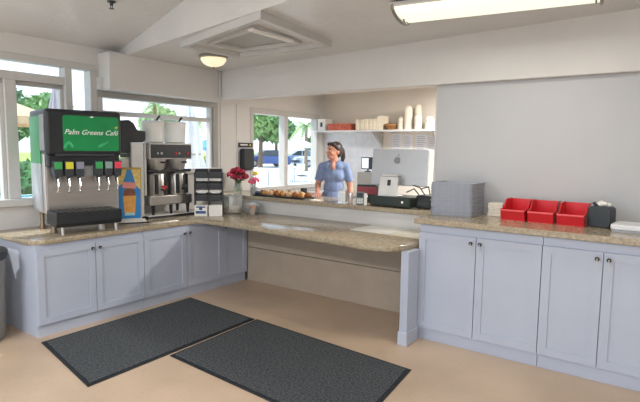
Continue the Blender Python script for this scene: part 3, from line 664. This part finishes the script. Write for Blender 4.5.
for i in range(NZ):
    o = t0 if i == 0 else dup(t0); o.location = (2.905+rng.uniform(-.004, .004), .53, HT+.0005+i*.0224); o.rotation_euler.z = R(rng.uniform(-2, 2))
    tag(o, 'topmost pack of folded paper napkins between trays and red bins' if i == NZ-1 else ORD[i]+' pack of folded paper napkins from the counter between trays and red bins', 'napkins', 'napkin packs beside the trays')
# red bins: local front faces -Y, low front lip, high back
def red_bin(loc, rot, label):
    t = thing('storage_bin', label, 'bin', loc, rot, 'red open-front storage bins')
    Wb, D = .093, .27; th = .005
    side = [(-.0, 0), (D, 0), (D, .155), (.14, .155), (.115, .15), (.075, .095), (-.015, .085), (-.02, .078)]
    YZ = lambda x: Matrix(((0, 0, 1, x), (1, 0, 0, 0), (0, 1, 0, 0), (0, 0, 0, 1)))
    B().box(-Wb+.004, Wb-.004, 0, D, 0, th).obj('floor_plate', M_red, t)
    for s in (-1, 1): B().prism(side, -th/2, th/2, YZ(s*(Wb-.003))).obj('side_wall', M_red, t)
    B().box(-Wb+.004, Wb-.004, D-th, D, th, .155).obj('back_wall', M_red, t)
    B().quad((-Wb+.004, 0, th), (Wb-.004, 0, th), (Wb-.004, -.018, .08), (-Wb+.004, -.018, .08)).quad((-Wb+.004, .005, th), (-Wb+.004, -.013, .08), (Wb-.004, -.013, .08), (Wb-.004, .005, th)).quad((-Wb+.004, -.018, .08), (Wb-.004, -.018, .08), (Wb-.004, -.013, .08), (-Wb+.004, -.013, .08)).obj('front_wall', M_red, t)
    B().box(-Wb, Wb, -.026, -.010, .072, .086).obj('front_rim', P('red_rim', 'e5575c', .35), t, bevel=.004)
    for s in (-1, 1): B().tube([(s*Wb, -.015, .083), (s*Wb, .075, .095), (s*Wb, .115, .150), (s*Wb, .14, .156), (s*Wb, D, .156)], .005, 6).obj('side_rim', M_red, t, smooth=True)
for i, x in enumerate((3.088, 3.298, 3.51)):
    red_bin((x, .325-.012*i, HT+.0005), R((-2, 1, -1)[i]), ('red plastic open-front bin nearest the napkin packs, leftmost of three', 'red plastic open-front bin in the middle of the three', 'red plastic open-front bin next to the black caddy, rightmost of three')[i])
cb = thing('utensil_caddy', 'black rounded dispenser with crumpled white tissue on top beside the red bins', 'dispenser', (3.702, .40, HT+.0005), R(-12))
B().prism(rrect(-.078, .078, 0, .155, .03, 5), -.06, .06, FRONT).obj('case', P('caddy_black', '2b3338', .42, var=.08), cb, bevel=.008)
b = B()
for i in range(7): b.ell((rng.uniform(-.03, .04), rng.uniform(-.03, .03), .165+rng.uniform(0, .015)), .03, .02, .014, 6, Matrix.Rotation(rng.random()*3, 4, 'Z') @ Matrix.Rotation(rng.random()-.5, 4, 'X'))
b.obj('tissue', M_paper, cb)
B().cyl((-.03, -.03, .155), (-.05, -.03, .18), .012).obj('clip', M_blk, cb)
pb = thing('plate_stack', 'shallow white platter at the right end of the high counter', 'platter', (3.93, .33, HT+.0005), R(-4))
B().prism(rrect(-.14, .19, -.12, .12, .03), 0, .012).obj('grey_base', M_tray, pb); B().prism(rrect(-.145, .195, -.125, .125, .03), .0125, .05).obj('lid', P('platter_white', 'e4e4e6', .35), pb, bevel=.008)

# ================================================================== WALL FITTINGS BETWEEN THE WINDOWS
ds = thing('soap_dispenser', 'black wall dispenser between the windows above the roses', 'dispenser', (WX+.009, 1.22, 1.42), R(90))
B().prism(rrect(-.10, .10, -.14, .14, .03), 0, .09, FRONT).obj('case', M_blk, ds, bevel=.015); B().box(-.05, .05, -.088, -.03, -.155, -.139).obj('push_bar', M_blkg, ds, bevel=.004)
sn = thing('wall_sign', 'small black sign with white lettering above the black wall dispenser', 'sign', (WX+.009, 1.235, 1.61), R(90))
B().box(-.135, .135, -.008, 0, -.03, .03).obj('plate', M_blk, sn, bevel=.002)
B().box(-.11, .03, -.0095, -.0081, -.008, .012).obj('lettering_block', P('sign_print', 'd6d6d0', .5, var=.5, scale=90), sn); B().ell((.085, -.009, 0), .016, .001, .016, 12).obj('sign_symbol', P('symbol_yellow', 'c8b45a', .5), sn)

# ================================================================== KITCHEN SHELF
ws = thing('wall_shelf', 'white wall shelf on steel brackets carrying cups and boxes in the kitchen', 'shelf', (0, 3.09, 1.85))
B().box(-.70, 1.37, -.34, 0, -.012, .012).obj('shelf_board', P('shelf_white', 'dedede', .4), ws)
for x in (.38, 1.32):
    B().prism([(-.33, -.013), (0, -.013), (0, -.25), (-.03, -.25)], -.008, .008, Matrix(((0, 0, 1, x), (1, 0, 0, 0), (0, 1, 0, 0), (0, 0, 0, 1)))).obj('bracket', M_frameg, ws)
q = B().box(-.70, .36, -.006, .002, -.72, -.013).obj('backsplash', P('splash_white', 'd6d8dd', .35), ws)
sz = 1.8625
bk = thing('gift_box', 'red patterned flat box at the left end of the kitchen shelf', 'box', (-.25, 2.90, sz))
B().box(-.20, .20, -.1, .1, 0, .08).obj('box_base', P('box_red', 'cf6a55', .6, var=.3, scale=25), bk, bevel=.006); B().box(-.205, .205, -.105, .105, .0805, .105).obj('lid', P('box_red', 'cf6a55'), bk, bevel=.006)
wc = thing('white_case', 'white upright box with small dark label beside the kitchen window', 'box', (-.60, 2.93, sz)); B().box(-.075, .075, -.1, .1, 0, .19).obj('carton', M_paper, wc, bevel=.004); B().box(-.02, .02, -.104, -.1005, .06, .13).obj('dark_label', M_blkg, wc)
for i in range(5):
    bx = B().box(-.036, .036, -.09, .09, 0, .165).obj('lid_sleeve', P('cream_sleeve', 'f5e8d2', .6, var=.06, scale=20), None, bevel=.015, loc=(.085+i*.075, 2.90, sz+.0005))
    tag(bx, ORD[i]+' cream paper sleeve from the left in the row on the kitchen shelf', 'sleeve', 'cream sleeves on the kitchen shelf')
bx = B().box(-.05, .05, -.09, .09, 0, .205).obj('cream_box', P('cream_sleeve', 'f5e8d2'), None, bevel=.006, loc=(.475, 2.90, sz+.0005)); tag(bx, 'taller cream box at the right end of the cream sleeve row', 'box')
bs = thing('bread_basket', 'brown woven basket in the middle of the kitchen shelf', 'basket', (.63, 2.86, sz))
B().lathe([(.06, 0), (.075, .01), (.09, .06), (.085, .06), (.07, .012), (.05, .01)], n=24, fn=lambda a, z: 1+.03*math.cos(12*a)).obj('weave', P('wicker', '8f6238', .7, var=.3, scale=40), bs); B().lathe([(.088, .058), (.095, .07), (.088, .082), (.04, .095), (.01, .097)], n=24).obj('contents', P('wicker_light', 'a97b4c', .7, var=.2), bs)
def cup_stack(x, y, h, r, label):
    t = thing('cup_stack', label, 'cups', (x, y, sz)); n_ = int(h/.022); 
    for i in range(n_):
        B().lathe([(r*.92, 0), (r, .018), (r*1.02, .0215)], (0, 0, i*.022), 16, cap=(i == n_-1 or i == 0)).obj('cup', P('cup_cream', 'f5ecdc', .5, var=.04), t, smooth=True)
    B().lathe([(r*.92, 0), (r*.8, .03), (r*.5, .05), (r*.1, .055)], (0, 0, n_*.022), 16).obj('top_cup_base', P('cup_cream', 'f5ecdc'), t, smooth=True)
cup_stack(.79, 2.88, .15, .05, 'short stack of pale cups right of the basket on the shelf')
cup_stack(.91, 2.86, .29, .06, 'tall stack of cream cups, left of the two tallest stacks')
cup_stack(1.005, 2.98, .32, .055, 'tall stack of cream cups, right of the two tallest stacks')
cup_stack(1.08, 2.82, .16, .055, 'medium stack of cream cups in front of the tallest stacks')
cup_stack(1.235, 2.87, .14, .07, 'wide low stack of white cups at the right end of the shelf')
for i, (x, z, w_, h_) in enumerate(((.62, 1.69, .16, .24), (.80, 1.68, .15, .23), (1.02, 1.67, .19, .26), (1.20, 1.66, .14, .24))):
    s_ = thing('wall_notice', ('leftmost of the paper notices under the kitchen shelf', 'second paper notice from the left under the kitchen shelf', 'third paper notice from the left under the kitchen shelf', 'rightmost of the paper notices under the kitchen shelf')[i], 'notice', (x, 3.098, z), R((0, 1.5, -1, 2)[i]))
    B().box(-w_/2, w_/2, -.004, 0, -h_/2, h_/2).obj('sheet', P('notice_paper', 'dcdce0', .6, var=.03), s_)
    b = B()
    for k in range(7): b.box(-w_*.4, w_*(.1+.3*rng.random()), -.0055, -.0042, h_*.36-k*h_*.11, h_*.39-k*h_*.11)
    q = b.obj('text_lines', P('notice_ink', 'a1a3ac' if i != 2 else 'b48a90', .6), s_); q['kind'] = 'stuff'
sb = thing('prep_counter', 'pale kitchen work counter along the back wall', 'counter', (.9, 2.75, 0))
B().box(-1.6, 1.6, -.3, .34, .0, .86).obj('base', M_kit, sb); B().box(-1.62, 1.62, -.33, .345, .8605, .90).obj('worktop', M_steelb, sb)

# ================================================================== TRASH BIN AT THE LEFT EDGE
tb = thing('trash_bin', 'grey trash bin with dark rim standing left of the cabinets', 'bin', (-.36, -2.27, 0))
B().lathe([(.22, 0), (.235, .02), (.262, .68), (.262, .70)], n=32).obj('body', P('bin_grey', '8e8f8c', .55), tb, smooth=True)
B().lathe([(.272, .66), (.28, .68), (.28, .72), (.27, .73), (.18, .76), (.05, .77)], n=32).obj('lid', M_blkg, tb, smooth=True)
# ================================================================== WORKER
skin = P('skin', 'c98f78', .5, var=.05, scale=20); tee = P('tee_heather', '7a8cb0', .85, var=.12, scale=60, bump=.1, bscale=120)
hairm = P('hair_dark', '2c211d', .45, var=.25, scale=30, stretch=(8, 8, 1)); denim = P('trousers', '2e3440', .8, var=.1)
wm = thing('person', 'woman in blue-grey v-neck tee with dark tied hair, hand resting on the ledge', 'person', (.655, 1.36, 0), R(26))
HY = Matrix.Translation((0, .0, 1.52)) @ Matrix.Rotation(R(-46), 4, 'Z') @ Matrix.Translation((0, 0, -1.52))
def hp(x, y, z): return HY @ Vector((x, y, z))
HM = Matrix.Rotation(R(-46), 4, 'Z')
b = B()
b.ell((0, .0, .95), .15, .105, .13).ell((0, 0, 1.10), .125, .09, .11).ell((0, .0, 1.26), .145, .095, .13)
b.cap((-.13, .0, 1.345), (.13, .0, 1.345), .04).cap((0, .015, 1.36), (0, -.005, 1.47), .052, .047)
b.cap((-.06, .01, 1.375), (0, .01, 1.41), .03, .042).cap((.06, .01, 1.375), (0, .01, 1.41), .03, .042)
b.ell((0, -.066, 1.358), .038, .054, .058)
b.ell(hp(0, .008, 1.565), .073, .092, .092, 18, HM).ell(hp(0, -.03, 1.53), .062, .06, .075, 16, HM).ell(hp(0, -.05, 1.475), .042, .04, .035, 14, HM).ell(hp(0, -.02, 1.50), .056, .055, .05, 14, HM)
b.cap(hp(0, -.088, 1.565), hp(0, -.109, 1.527), .009, .0135, 10).ell(hp(.0, -.09, 1.494), .022, .01, .006, 10, HM).ell(hp(0, -.089, 1.484), .02, .011, .007, 10, HM).ell(hp(0, -.084, 1.462), .018, .014, .014, 10, HM)
b.ell(hp(0, -.082, 1.585), .05, .014, .012, 12, HM)
for s in (-1, 1):
    b.ell(hp(s*.071, .012, 1.535), .009, .018, .03, 12, HM).ell(hp(s*.04, -.07, 1.52), .02, .018, .018, 10, HM)
    b.cap((s*.09, .0, .92), (s*.095, -.0, .5), .075, .052).cap((s*.095, 0, .5), (s*.095, .02, .09), .05, .035).ell((s*.1, -.05, .04), .04, .11, .04)
def arm(sh, el, wr, f0, side, curl):
    sh, el, wr, f0 = Vector(sh), Vector(el), Vector(wr), Vector(f0)
    b.cap(sh, el, .046, .037).cap(el, el.lerp(wr, .35), .038, .036).cap(el.lerp(wr, .35), wr, .036, .025)
    d = (f0-wr).normalized(); nrm = Vector((0, 0, 1)) if abs(d.z) < .8 else Vector((side, 0, 0)); lat = d.cross(nrm).normalized(); nrm = lat.cross(d).normalized()
    pc = wr+d*.045
    for k in (-1.5, -.5, .5, 1.5): b.cap(wr+lat*k*.009, wr+d*.085+lat*k*.0185, .016, .0115, 8)
    for k, L_ in ((-1.5, .062), (-.5, .078), (.5, .074), (1.5, .058)):
        k0 = wr+d*.085+lat*k*.0195; sp2 = lat*k*.006
        k1 = k0+d*L_*.5+sp2-nrm*curl*.4; k2 = k1+d*L_*.4+sp2*.5-nrm*curl
        b.cap(k0, k1, .0095, .0088, 8).cap(k1, k2, .0088, .0075, 8)
    ts = -lat if (lat.x*side) > 0 else lat
    t0_ = wr+d*.025+ts*.022; t1 = t0_+ts*.028+d*.03; b.cap(t0_, t1, .013, .0105, 8).cap(t1, t1+d*.032+ts*.004-nrm*curl*.4, .0105, .0085, 8)
arm((-.145, .0, 1.345), (-.20, .015, 1.13), (-.175, -.16, 1.035), (-.16, -.26, 1.018), -1, .004)
arm((.145, .0, 1.345), (.20, .04, 1.11), (.215, -.02, .89), (.215, -.04, .80), 1, .012)
bod = b.obj('body', skin, wm); remesh(bod, .0055, 3)
b = B(); e = .012
b.ell((0, .0, .955), .16, .12, .16).ell((0, 0, 1.10), .128, .105, .13).ell((0, -.002, 1.255), .146, .11, .14).cap((-.125, .0, 1.352), (.125, .0, 1.352), .057).cap((-.12, .01, 1.36), (-.055, .012, 1.40), .05, .036).cap((.12, .01, 1.36), (.055, .012, 1.40), .05, .036).ell((-.146, 0, 1.35), .055).ell((.146, 0, 1.35), .055).ell((-.06, -.045, 1.355), .06, .05, .055).ell((.06, -.045, 1.355), .06, .05, .055)
b.ell((-.055, -.06, 1.235), .07, .05, .065).ell((.055, -.06, 1.235), .07, .05, .065).ell((0, 0, .90), .172, .125, .10)
for s, el in ((-1, (-.192, .012, 1.18)), (1, (.195, .03, 1.175))): b.cyl((s*.142, 0, 1.36), el, .054, .054, 18)
sh_ = b.obj('tee_shirt', tee, wm); remesh(sh_, .008, 4)
# v opening: a shallow band of collar
b = B(); b.tube([(-.052, .0, 1.428), (-.046, -.06, 1.405), (-.03, -.098, 1.365), (0, -.112, 1.322), (.03, -.098, 1.365), (.046, -.06, 1.405), (.052, .0, 1.428)], .0055, 8); b.obj('collar', P('collar_blue', '66789b', .85), wm, smooth=True)
b = B(); b.ell((0, .005, .90), .165, .12, .12)
for s in (-1, 1): b.cyl((s*.085, 0, .92), (s*.095, 0, .5), .09, .07, 16).cyl((s*.095, 0, .52), (s*.095, .015, .1), .07, .06, 16)
tr_ = b.obj('trousers', denim, wm); remesh(tr_, .01, 3)
b = B()
for s in (-1, 1): b.ell((s*.1, -.045, .045), .05, .125, .045)
b.obj('shoes', M_blk, wm, smooth=True)['kind'] = 'stuff'
b = B(); b.ell(hp(0, .024, 1.578), .079, .092, .088, 18, HM).ell(hp(0, .045, 1.54), .07, .07, .08, 16, HM).cap(hp(-.045, -.045, 1.628), hp(.045, -.045, 1.628), .026).cap(hp(-.066, -.02, 1.60), hp(-.068, .02, 1.56), .018).cap(hp(.066, -.02, 1.60), hp(.068, .02, 1.56), .018)
b.ell(hp(0, .115, 1.555), .036, .032, .036, 12).cap(hp(0, .125, 1.55), hp(.0, .14, 1.47), .033, .03).cap(hp(0, .14, 1.47), hp(0, .11, 1.37), .03, .014)
hr_ = b.obj('hair', hairm, wm); remesh(hr_, .007, 3)
for s in (-1, 1):
    ey = B().ell(hp(s*.032, -.083, 1.546), .013, .008, .007, 10, HM).obj('eye', P('eye_white', 'e8e2dc', .3), wm, smooth=True); B().ell(hp(s*.032, -.089, 1.546), .0055, .003, .006, 8, HM).obj('iris', P('iris_brown', '2e2019', .3), ey, smooth=True)
    B().cap(hp(s*.018, -.094, 1.567), hp(s*.047, -.082, 1.569), .0035).obj('eyebrow', hairm, wm, smooth=True)
B().ell(hp(0, -.0965, 1.4895), .021, .005, .0075, 10, HM).obj('lips', P('lips', 'a8584f', .45), wm, smooth=True)

# ================================================================== OUTSIDE
struct(B().box(-140, WX-.14, -60, 140, -.12, -.02).obj('ground_patio', P('patio_concrete', 'd9d3c8', .8, var=.06, scale=.6, bump=.05)))
struct(B().box(WX-.36, WX-.14, -7, 3.3, 2.46, 2.60).obj('roof_eave', P('eave_white', 'd9d2cb', .6)))
lawn = B().box(-120, -35, -40, 130, -.019, .02).obj('lawn', P('lawn_green', '9db04a', .9, var=.25, scale=.3)); tag(lawn, 'sunlit yellow-green golf lawn beyond the parked cars', 'lawn', kind='stuff')
def leafmat(name, col): return P(name, col, .6, var=.35, scale=1.2)
def crown_mesh(blobs, n, ls, rg):
    V, F = [], []
    tot = sum(b_[3]*b_[4]*b_[5] for b_ in blobs)
    for bx_, by_, bz_, rx, ry, rz in blobs:
        for i in range(int(n*rx*ry*rz/tot)):
            d = Vector((rg.gauss(0, 1), rg.gauss(0, 1), rg.gauss(0, 1))).normalized()*(rg.random()**.4)
            c = Vector((bx_+d.x*rx, by_+d.y*ry, bz_+d.z*rz)); u = Vector((rg.gauss(0, 1), rg.gauss(0, 1), rg.gauss(0, 1))).normalized(); v = u.orthogonal().normalized()
            s = ls*(.6+.8*rg.random()); k = len(V)
            V += [c-u*s, c+v*s*.45, c+u*s, c-v*s*.45]; F.append((k, k+1, k+2, k+3))
    me = bpy.data.meshes.new('crown'); me.from_pydata([tuple(p) for p in V], [], F); return me
def tree(label, loc, h, spread, mat, seed, n=2600, ls=.22):
    rg = random.Random(seed); t = thing('leafy_tree', label, 'tree', loc)
    B().cyl((0, 0, -.02), (.1, 0, h*.45), h*.035, h*.022, 10).cyl((.1, 0, h*.42), (h*.12, 0, h*.7), h*.02, h*.01, 8).cyl((.1, 0, h*.42), (-h*.1, .1, h*.68), h*.02, h*.01, 8).obj('trunk', P('bark', '6b5a48', .9, var=.3), t)
    bl = [(0, 0, h*.72, spread*.7, spread*.7, h*.26)]
    for i in range(6):
        a = i*PI/3+rg.random(); bl.append((math.cos(a)*spread*.6, math.sin(a)*spread*.6, h*(.5+.3*rg.random()), spread*.45, spread*.45, h*.17))
    me = crown_mesh(bl, n, ls, rg); me.materials.append(mat); o = bpy.data.objects.new('crown', me); COL.objects.link(o); o.parent = t; o['kind'] = 'stuff'
    return t
def palm(label, loc, h, seed, n=15, L=1.6):
    rg = random.Random(seed); t = thing('palm_tree', label, 'palm tree', loc)
    B().lathe([(.16, -.02), (.12, h*.3), (.10, h*.7), (.12, h*.97), (.05, h)], n=12).obj('trunk', P('palm_bark', '8a7660', .9, var=.3, scale=20), t)
    for i in range(n):
        a = 2*PI*i/n+rg.random()*.3; e = rg.uniform(-.2, .9); V, F = [], []
        for j in range(13):
            u = j/12; rr = L*u*math.cos(e*.6); z = h+L*(math.sin(e)*u-.75*u*u); wd = .28*math.sin(PI*min(1, u*.9+.08))
            c = Vector((math.cos(a)*rr, math.sin(a)*rr, z)); lat = Vector((-math.sin(a), math.cos(a), 0))
            k = len(V); V += [c, c+lat*wd+Vector((math.cos(a)*.1, math.sin(a)*.1, -.10)), c-lat*wd+Vector((math.cos(a)*.1, math.sin(a)*.1, -.10))]
            if j:
                F += [(k-3, k, k+1), (k-3, k+2, k)]
        me = bpy.data.meshes.new('frond'); me.from_pydata([tuple(p) for p in V], [], F); me.materials.append(P('frond_green', '8fae6c', .6, var=.3, scale=4)); o = bpy.data.objects.new('frond', me); COL.objects.link(o); o.parent = t
    return t
g1, g2, g3 = leafmat('leaf_mid', '85ab66'), leafmat('leaf_deep', '6c9460'), leafmat('leaf_pale', 'a9c285')
tree('broad leafy tree seen through the far left window pane', (-15, 3.1, -.02), 3.7, 1.2, g2, 11, 3000, .18)
tree('leafy tree standing behind the closed mauve umbrella', (-15.2, 5.75, -.02), 3.6, 1.1, g1, 12, 3000, .18)
tree('darker leafy tree between the other two at the left window', (-19.5, 5.9, -.02), 4.2, 1.3, g2, 13, 2600, .2)
tree('pale green tree seen over the coffee hoppers', (-31, 22.5, -.02), 5.0, 1.6, g3, 14, 2200, .25)
tree('large leafy tree at the left half of the kitchen window', (-25, 28.0, -.02), 6.3, 2.3, g1, 15, 3600, .26)
tree('second leafy tree beside the kitchen window mullion', (-27, 32.3, -.02), 5.2, 1.9, g2, 16, 2600, .26)
tree('low dark tree at the right edge of the kitchen window', (-27, 40.0, -.02), 3.6, 2.0, g2, 17, 2200, .24)
palm('palm tree in the right half of the kitchen window', (-18, 25.2, -.02), 3.3, 3)
palm('small palm seen past the white closed umbrella', (-25, 21.2, -.02), 3.4, 5, 13, 1.3)
palm('slim palm left of the white closed umbrella', (-25, 17.6, -.02), 4.4, 8, 13, 1.3)
# clipped hedge
def hedge(label, x, y0, y1, h, mat, seed):
    rg = random.Random(seed); t = thing('hedge', label, 'hedge', (x, (y0+y1)/2, -.02)); L = (y1-y0)/2
    me = crown_mesh([(0, -L*.75+L*.5*i, h/2, .5, L*.36, h*.55) for i in range(4)], 3600, .17, rg); me.materials.append(mat); o = bpy.data.objects.new('foliage', me); COL.objects.link(o); o.parent = t; o['kind'] = 'stuff'
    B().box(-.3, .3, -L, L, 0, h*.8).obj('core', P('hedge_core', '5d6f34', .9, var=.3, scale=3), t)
hedge('sunlit yellow-green hedge behind the parked cars', -33, 33, 52, .95, leafmat('hedge_yellow', 'b7c25a'), 21)
hedge('green hedge under the trees at the left window', -13.5, 1.5, 8.5, 1.0, g1, 22)
hedge('yellow-green hedge below the blue parasol', -22, 17.5, 23, .9, leafmat('hedge_yellow', 'b7c25a'), 23)
# pool
pool = thing('swimming_pool', 'turquoise swimming pool beyond the left window', 'pool', (-10.2, 2.6, -.02))
B().box(-2.6, 2.6, -3.5, 3.5, 0, .03).obj('coping', P('coping', 'e6e0d6', .7), pool); B().box(-2.3, 2.3, -3.2, 3.2, .031, .04).obj('water', P('pool_water', '4fc6d2', .08, var=.1, scale=2), pool)
# umbrellas
def closed_umbrella(label, loc, h, rmax, mat, seed):
    t = thing('closed_umbrella', label, 'umbrella', loc)
    B().cyl((0, 0, .06), (0, 0, h), .022, .02, 10).obj('pole', M_alu, t); B().lathe([(.28, 0), (.28, .05), (.06, .08), (.04, .2)], n=24).obj('base', M_blkg, t)
    fn = lambda a, z: 1+.22*math.cos(8*a)
    B().lathe([(rmax, h*.42), (rmax*1.05, h*.48), (rmax*.72, h*.62), (rmax*.75, h*.7), (rmax*.5, h*.86), (.03, h*.985), (.01, h)], n=48, fn=fn).obj('folded_canopy', mat, t, smooth=True)
    B().lathe([(rmax*.8, h*.615), (rmax*.8, h*.63)], n=24).obj('tie_band', M_frameg, t); B().ell((0, 0, h+.02), .025).obj('finial', M_alu, t)
closed_umbrella('mauve-grey closed patio umbrella outside the left window', (-4, .31, -.02), 2.5, .17, P('canvas_mauve', 'b7abb0', .8, var=.08), 1)
closed_umbrella('white closed patio umbrella behind the coffee brewer', (-3, 2.15, -.02), 2.36, .26, P('canvas_white', 'dedddb', .8, var=.05), 2)
def open_umbrella(label, loc, h, r, mat):
    t = thing('open_parasol', label, 'umbrella', loc)
    B().cyl((0, 0, .05), (0, 0, h), .025, .025, 10).obj('pole', M_alu, t); B().lathe([(.3, 0), (.3, .05), (.05, .1)], n=24).obj('base', M_blkg, t)
    b = B(); n = 8; tp = (0, 0, h+.02); rim = [(r*math.cos(2*PI*i/n), r*math.sin(2*PI*i/n), h-r*.35) for i in range(n)]
    for i in range(n):
        a, c = rim[i], rim[(i+1) % n]; b.quad(tp, a, c); b.quad(a, c, (c[0], c[1], c[2]-.14), (a[0], a[1], a[2]-.14))
    b.obj('canopy', mat, t)
    for i in range(n): B().cyl((rim[i][0]*.98, rim[i][1]*.98, rim[i][2]-.02), (0, 0, h-.02), .009, .009, 6).obj('rib', M_alu, t)
open_umbrella('tan open parasol at the far left window edge', (-6.2, .42, -.02), 2.45, 1.0, P('canvas_tan', 'd9b98e', .8, var=.06))
open_umbrella('bright blue open parasol seen past the white closed umbrella', (-14, 12.3, -.02), 1.95, 1.0, P('canvas_blue', '3a8fd0', .7, var=.08))
open_umbrella('white open parasol at the right edge of the kitchen window', (-14, 19.6, -.02), 2.1, .9, P('canvas_white', 'dedddb'))
# cars
def car(label, loc, rot, col):
    t = thing('parked_car', label, 'car', loc, R(rot)); pm = P('car_'+col, col, .25, .2, var=.04)
    YZ = Matrix(((0, 0, 1, 0), (1, 0, 0, 0), (0, 1, 0, 0), (0, 0, 0, 1)))
    B().prism([(-2.0, .28), (2.0, .28), (2.05, .62), (1.9, .86), (.9, .95), (-1.2, .98), (-1.95, .9), (-2.05, .6)], -.82, .82, YZ).obj('body', pm, t, bevel=.06)
    B().prism([(.95, .95), (.25, 1.42), (-.95, 1.44), (-1.5, .96)], -.72, .72, YZ).obj('cabin', P('car_glass', '3a4854', .12, .1), t, bevel=.05)
    B().prism([(.22, 1.40), (.2, 1.45), (-.92, 1.47), (-.95, 1.42)], -.66, .66, YZ).obj('roof', pm, t, bevel=.02)
    for x in (-.8, .8):
        for y in (-1.25, 1.3):
            wl = B().cyl((x-.1, y, .32), (x+.1, y, .32), .32, .32, 20).obj('wheel', M_blk, t); B().cyl((x*1.14-.02, y, .32), (x*1.14+.02, y, .32), .18, .18, 14).obj('hubcap', M_alu, wl)
    for x in (-.6, .6): B().ell((x, 2.0, .66), .16, .06, .09, 10).obj('headlight', M_pw, t)
    B().box(-.5, .5, 2.02, 2.07, .45, .58).obj('grille', M_blk, t)
car('blue parked car outside the left half of the kitchen window', (-25.8, 29.6, -.02), 150, '3f62a8')
car('white parked car outside the right half of the kitchen window', (-23.5, 33.6, -.02), 165, 'd7dde6')
car('silver-blue parked car behind the palm trunk', (-27.5, 36.5, -.02), 140, '8fa2c4')
# patio tables and chairs
def patio_set(lab, loc, rot):
    t = thing('patio_table', 'round white patio table '+lab, 'table', loc, R(rot), 'white patio tables')
    B().lathe([(.45, .70), (.46, .71), (.46, .73), (.44, .74)], n=28).obj('table_top', M_pw, t); B().cyl((0, 0, .03), (0, 0, .70), .03).obj('post', M_alu, t); B().lathe([(.26, 0), (.26, .02), (.05, .05)], n=20).obj('base', M_alu, t)
    for i, a in enumerate((40, 220)):
        c = thing('patio_chair', ('white patio chair on the near side of the table ', 'white patio chair on the far side of the table ')[i]+lab, 'chair', (loc[0]+.75*math.cos(R(a+rot)), loc[1]+.75*math.sin(R(a+rot)), loc[2]), R(a+rot-90), 'white patio chairs')
        B().box(-.22, .22, -.22, .22, .42, .45).obj('seat', M_pw, c, bevel=.01); B().box(-.22, .22, .19, .22, .55, .85).obj('backrest', M_pw, c, bevel=.01)
        for x in (-.2, .2):
            B().cyl((x, -.2, 0), (x, -.2, .42), .014).obj('leg', M_alu, c); B().cyl((x, .2, 0), (x, .2, .80), .014).obj('leg', M_alu, c)
patio_set('nearest the kitchen window', (-9.5, 11.6, -.02), 10)
patio_set('right of the kitchen window mullion', (-11.2, 15.4, -.02), 70)
patio_set('by the pool', (-5.2, 1.7, -.02), 30)
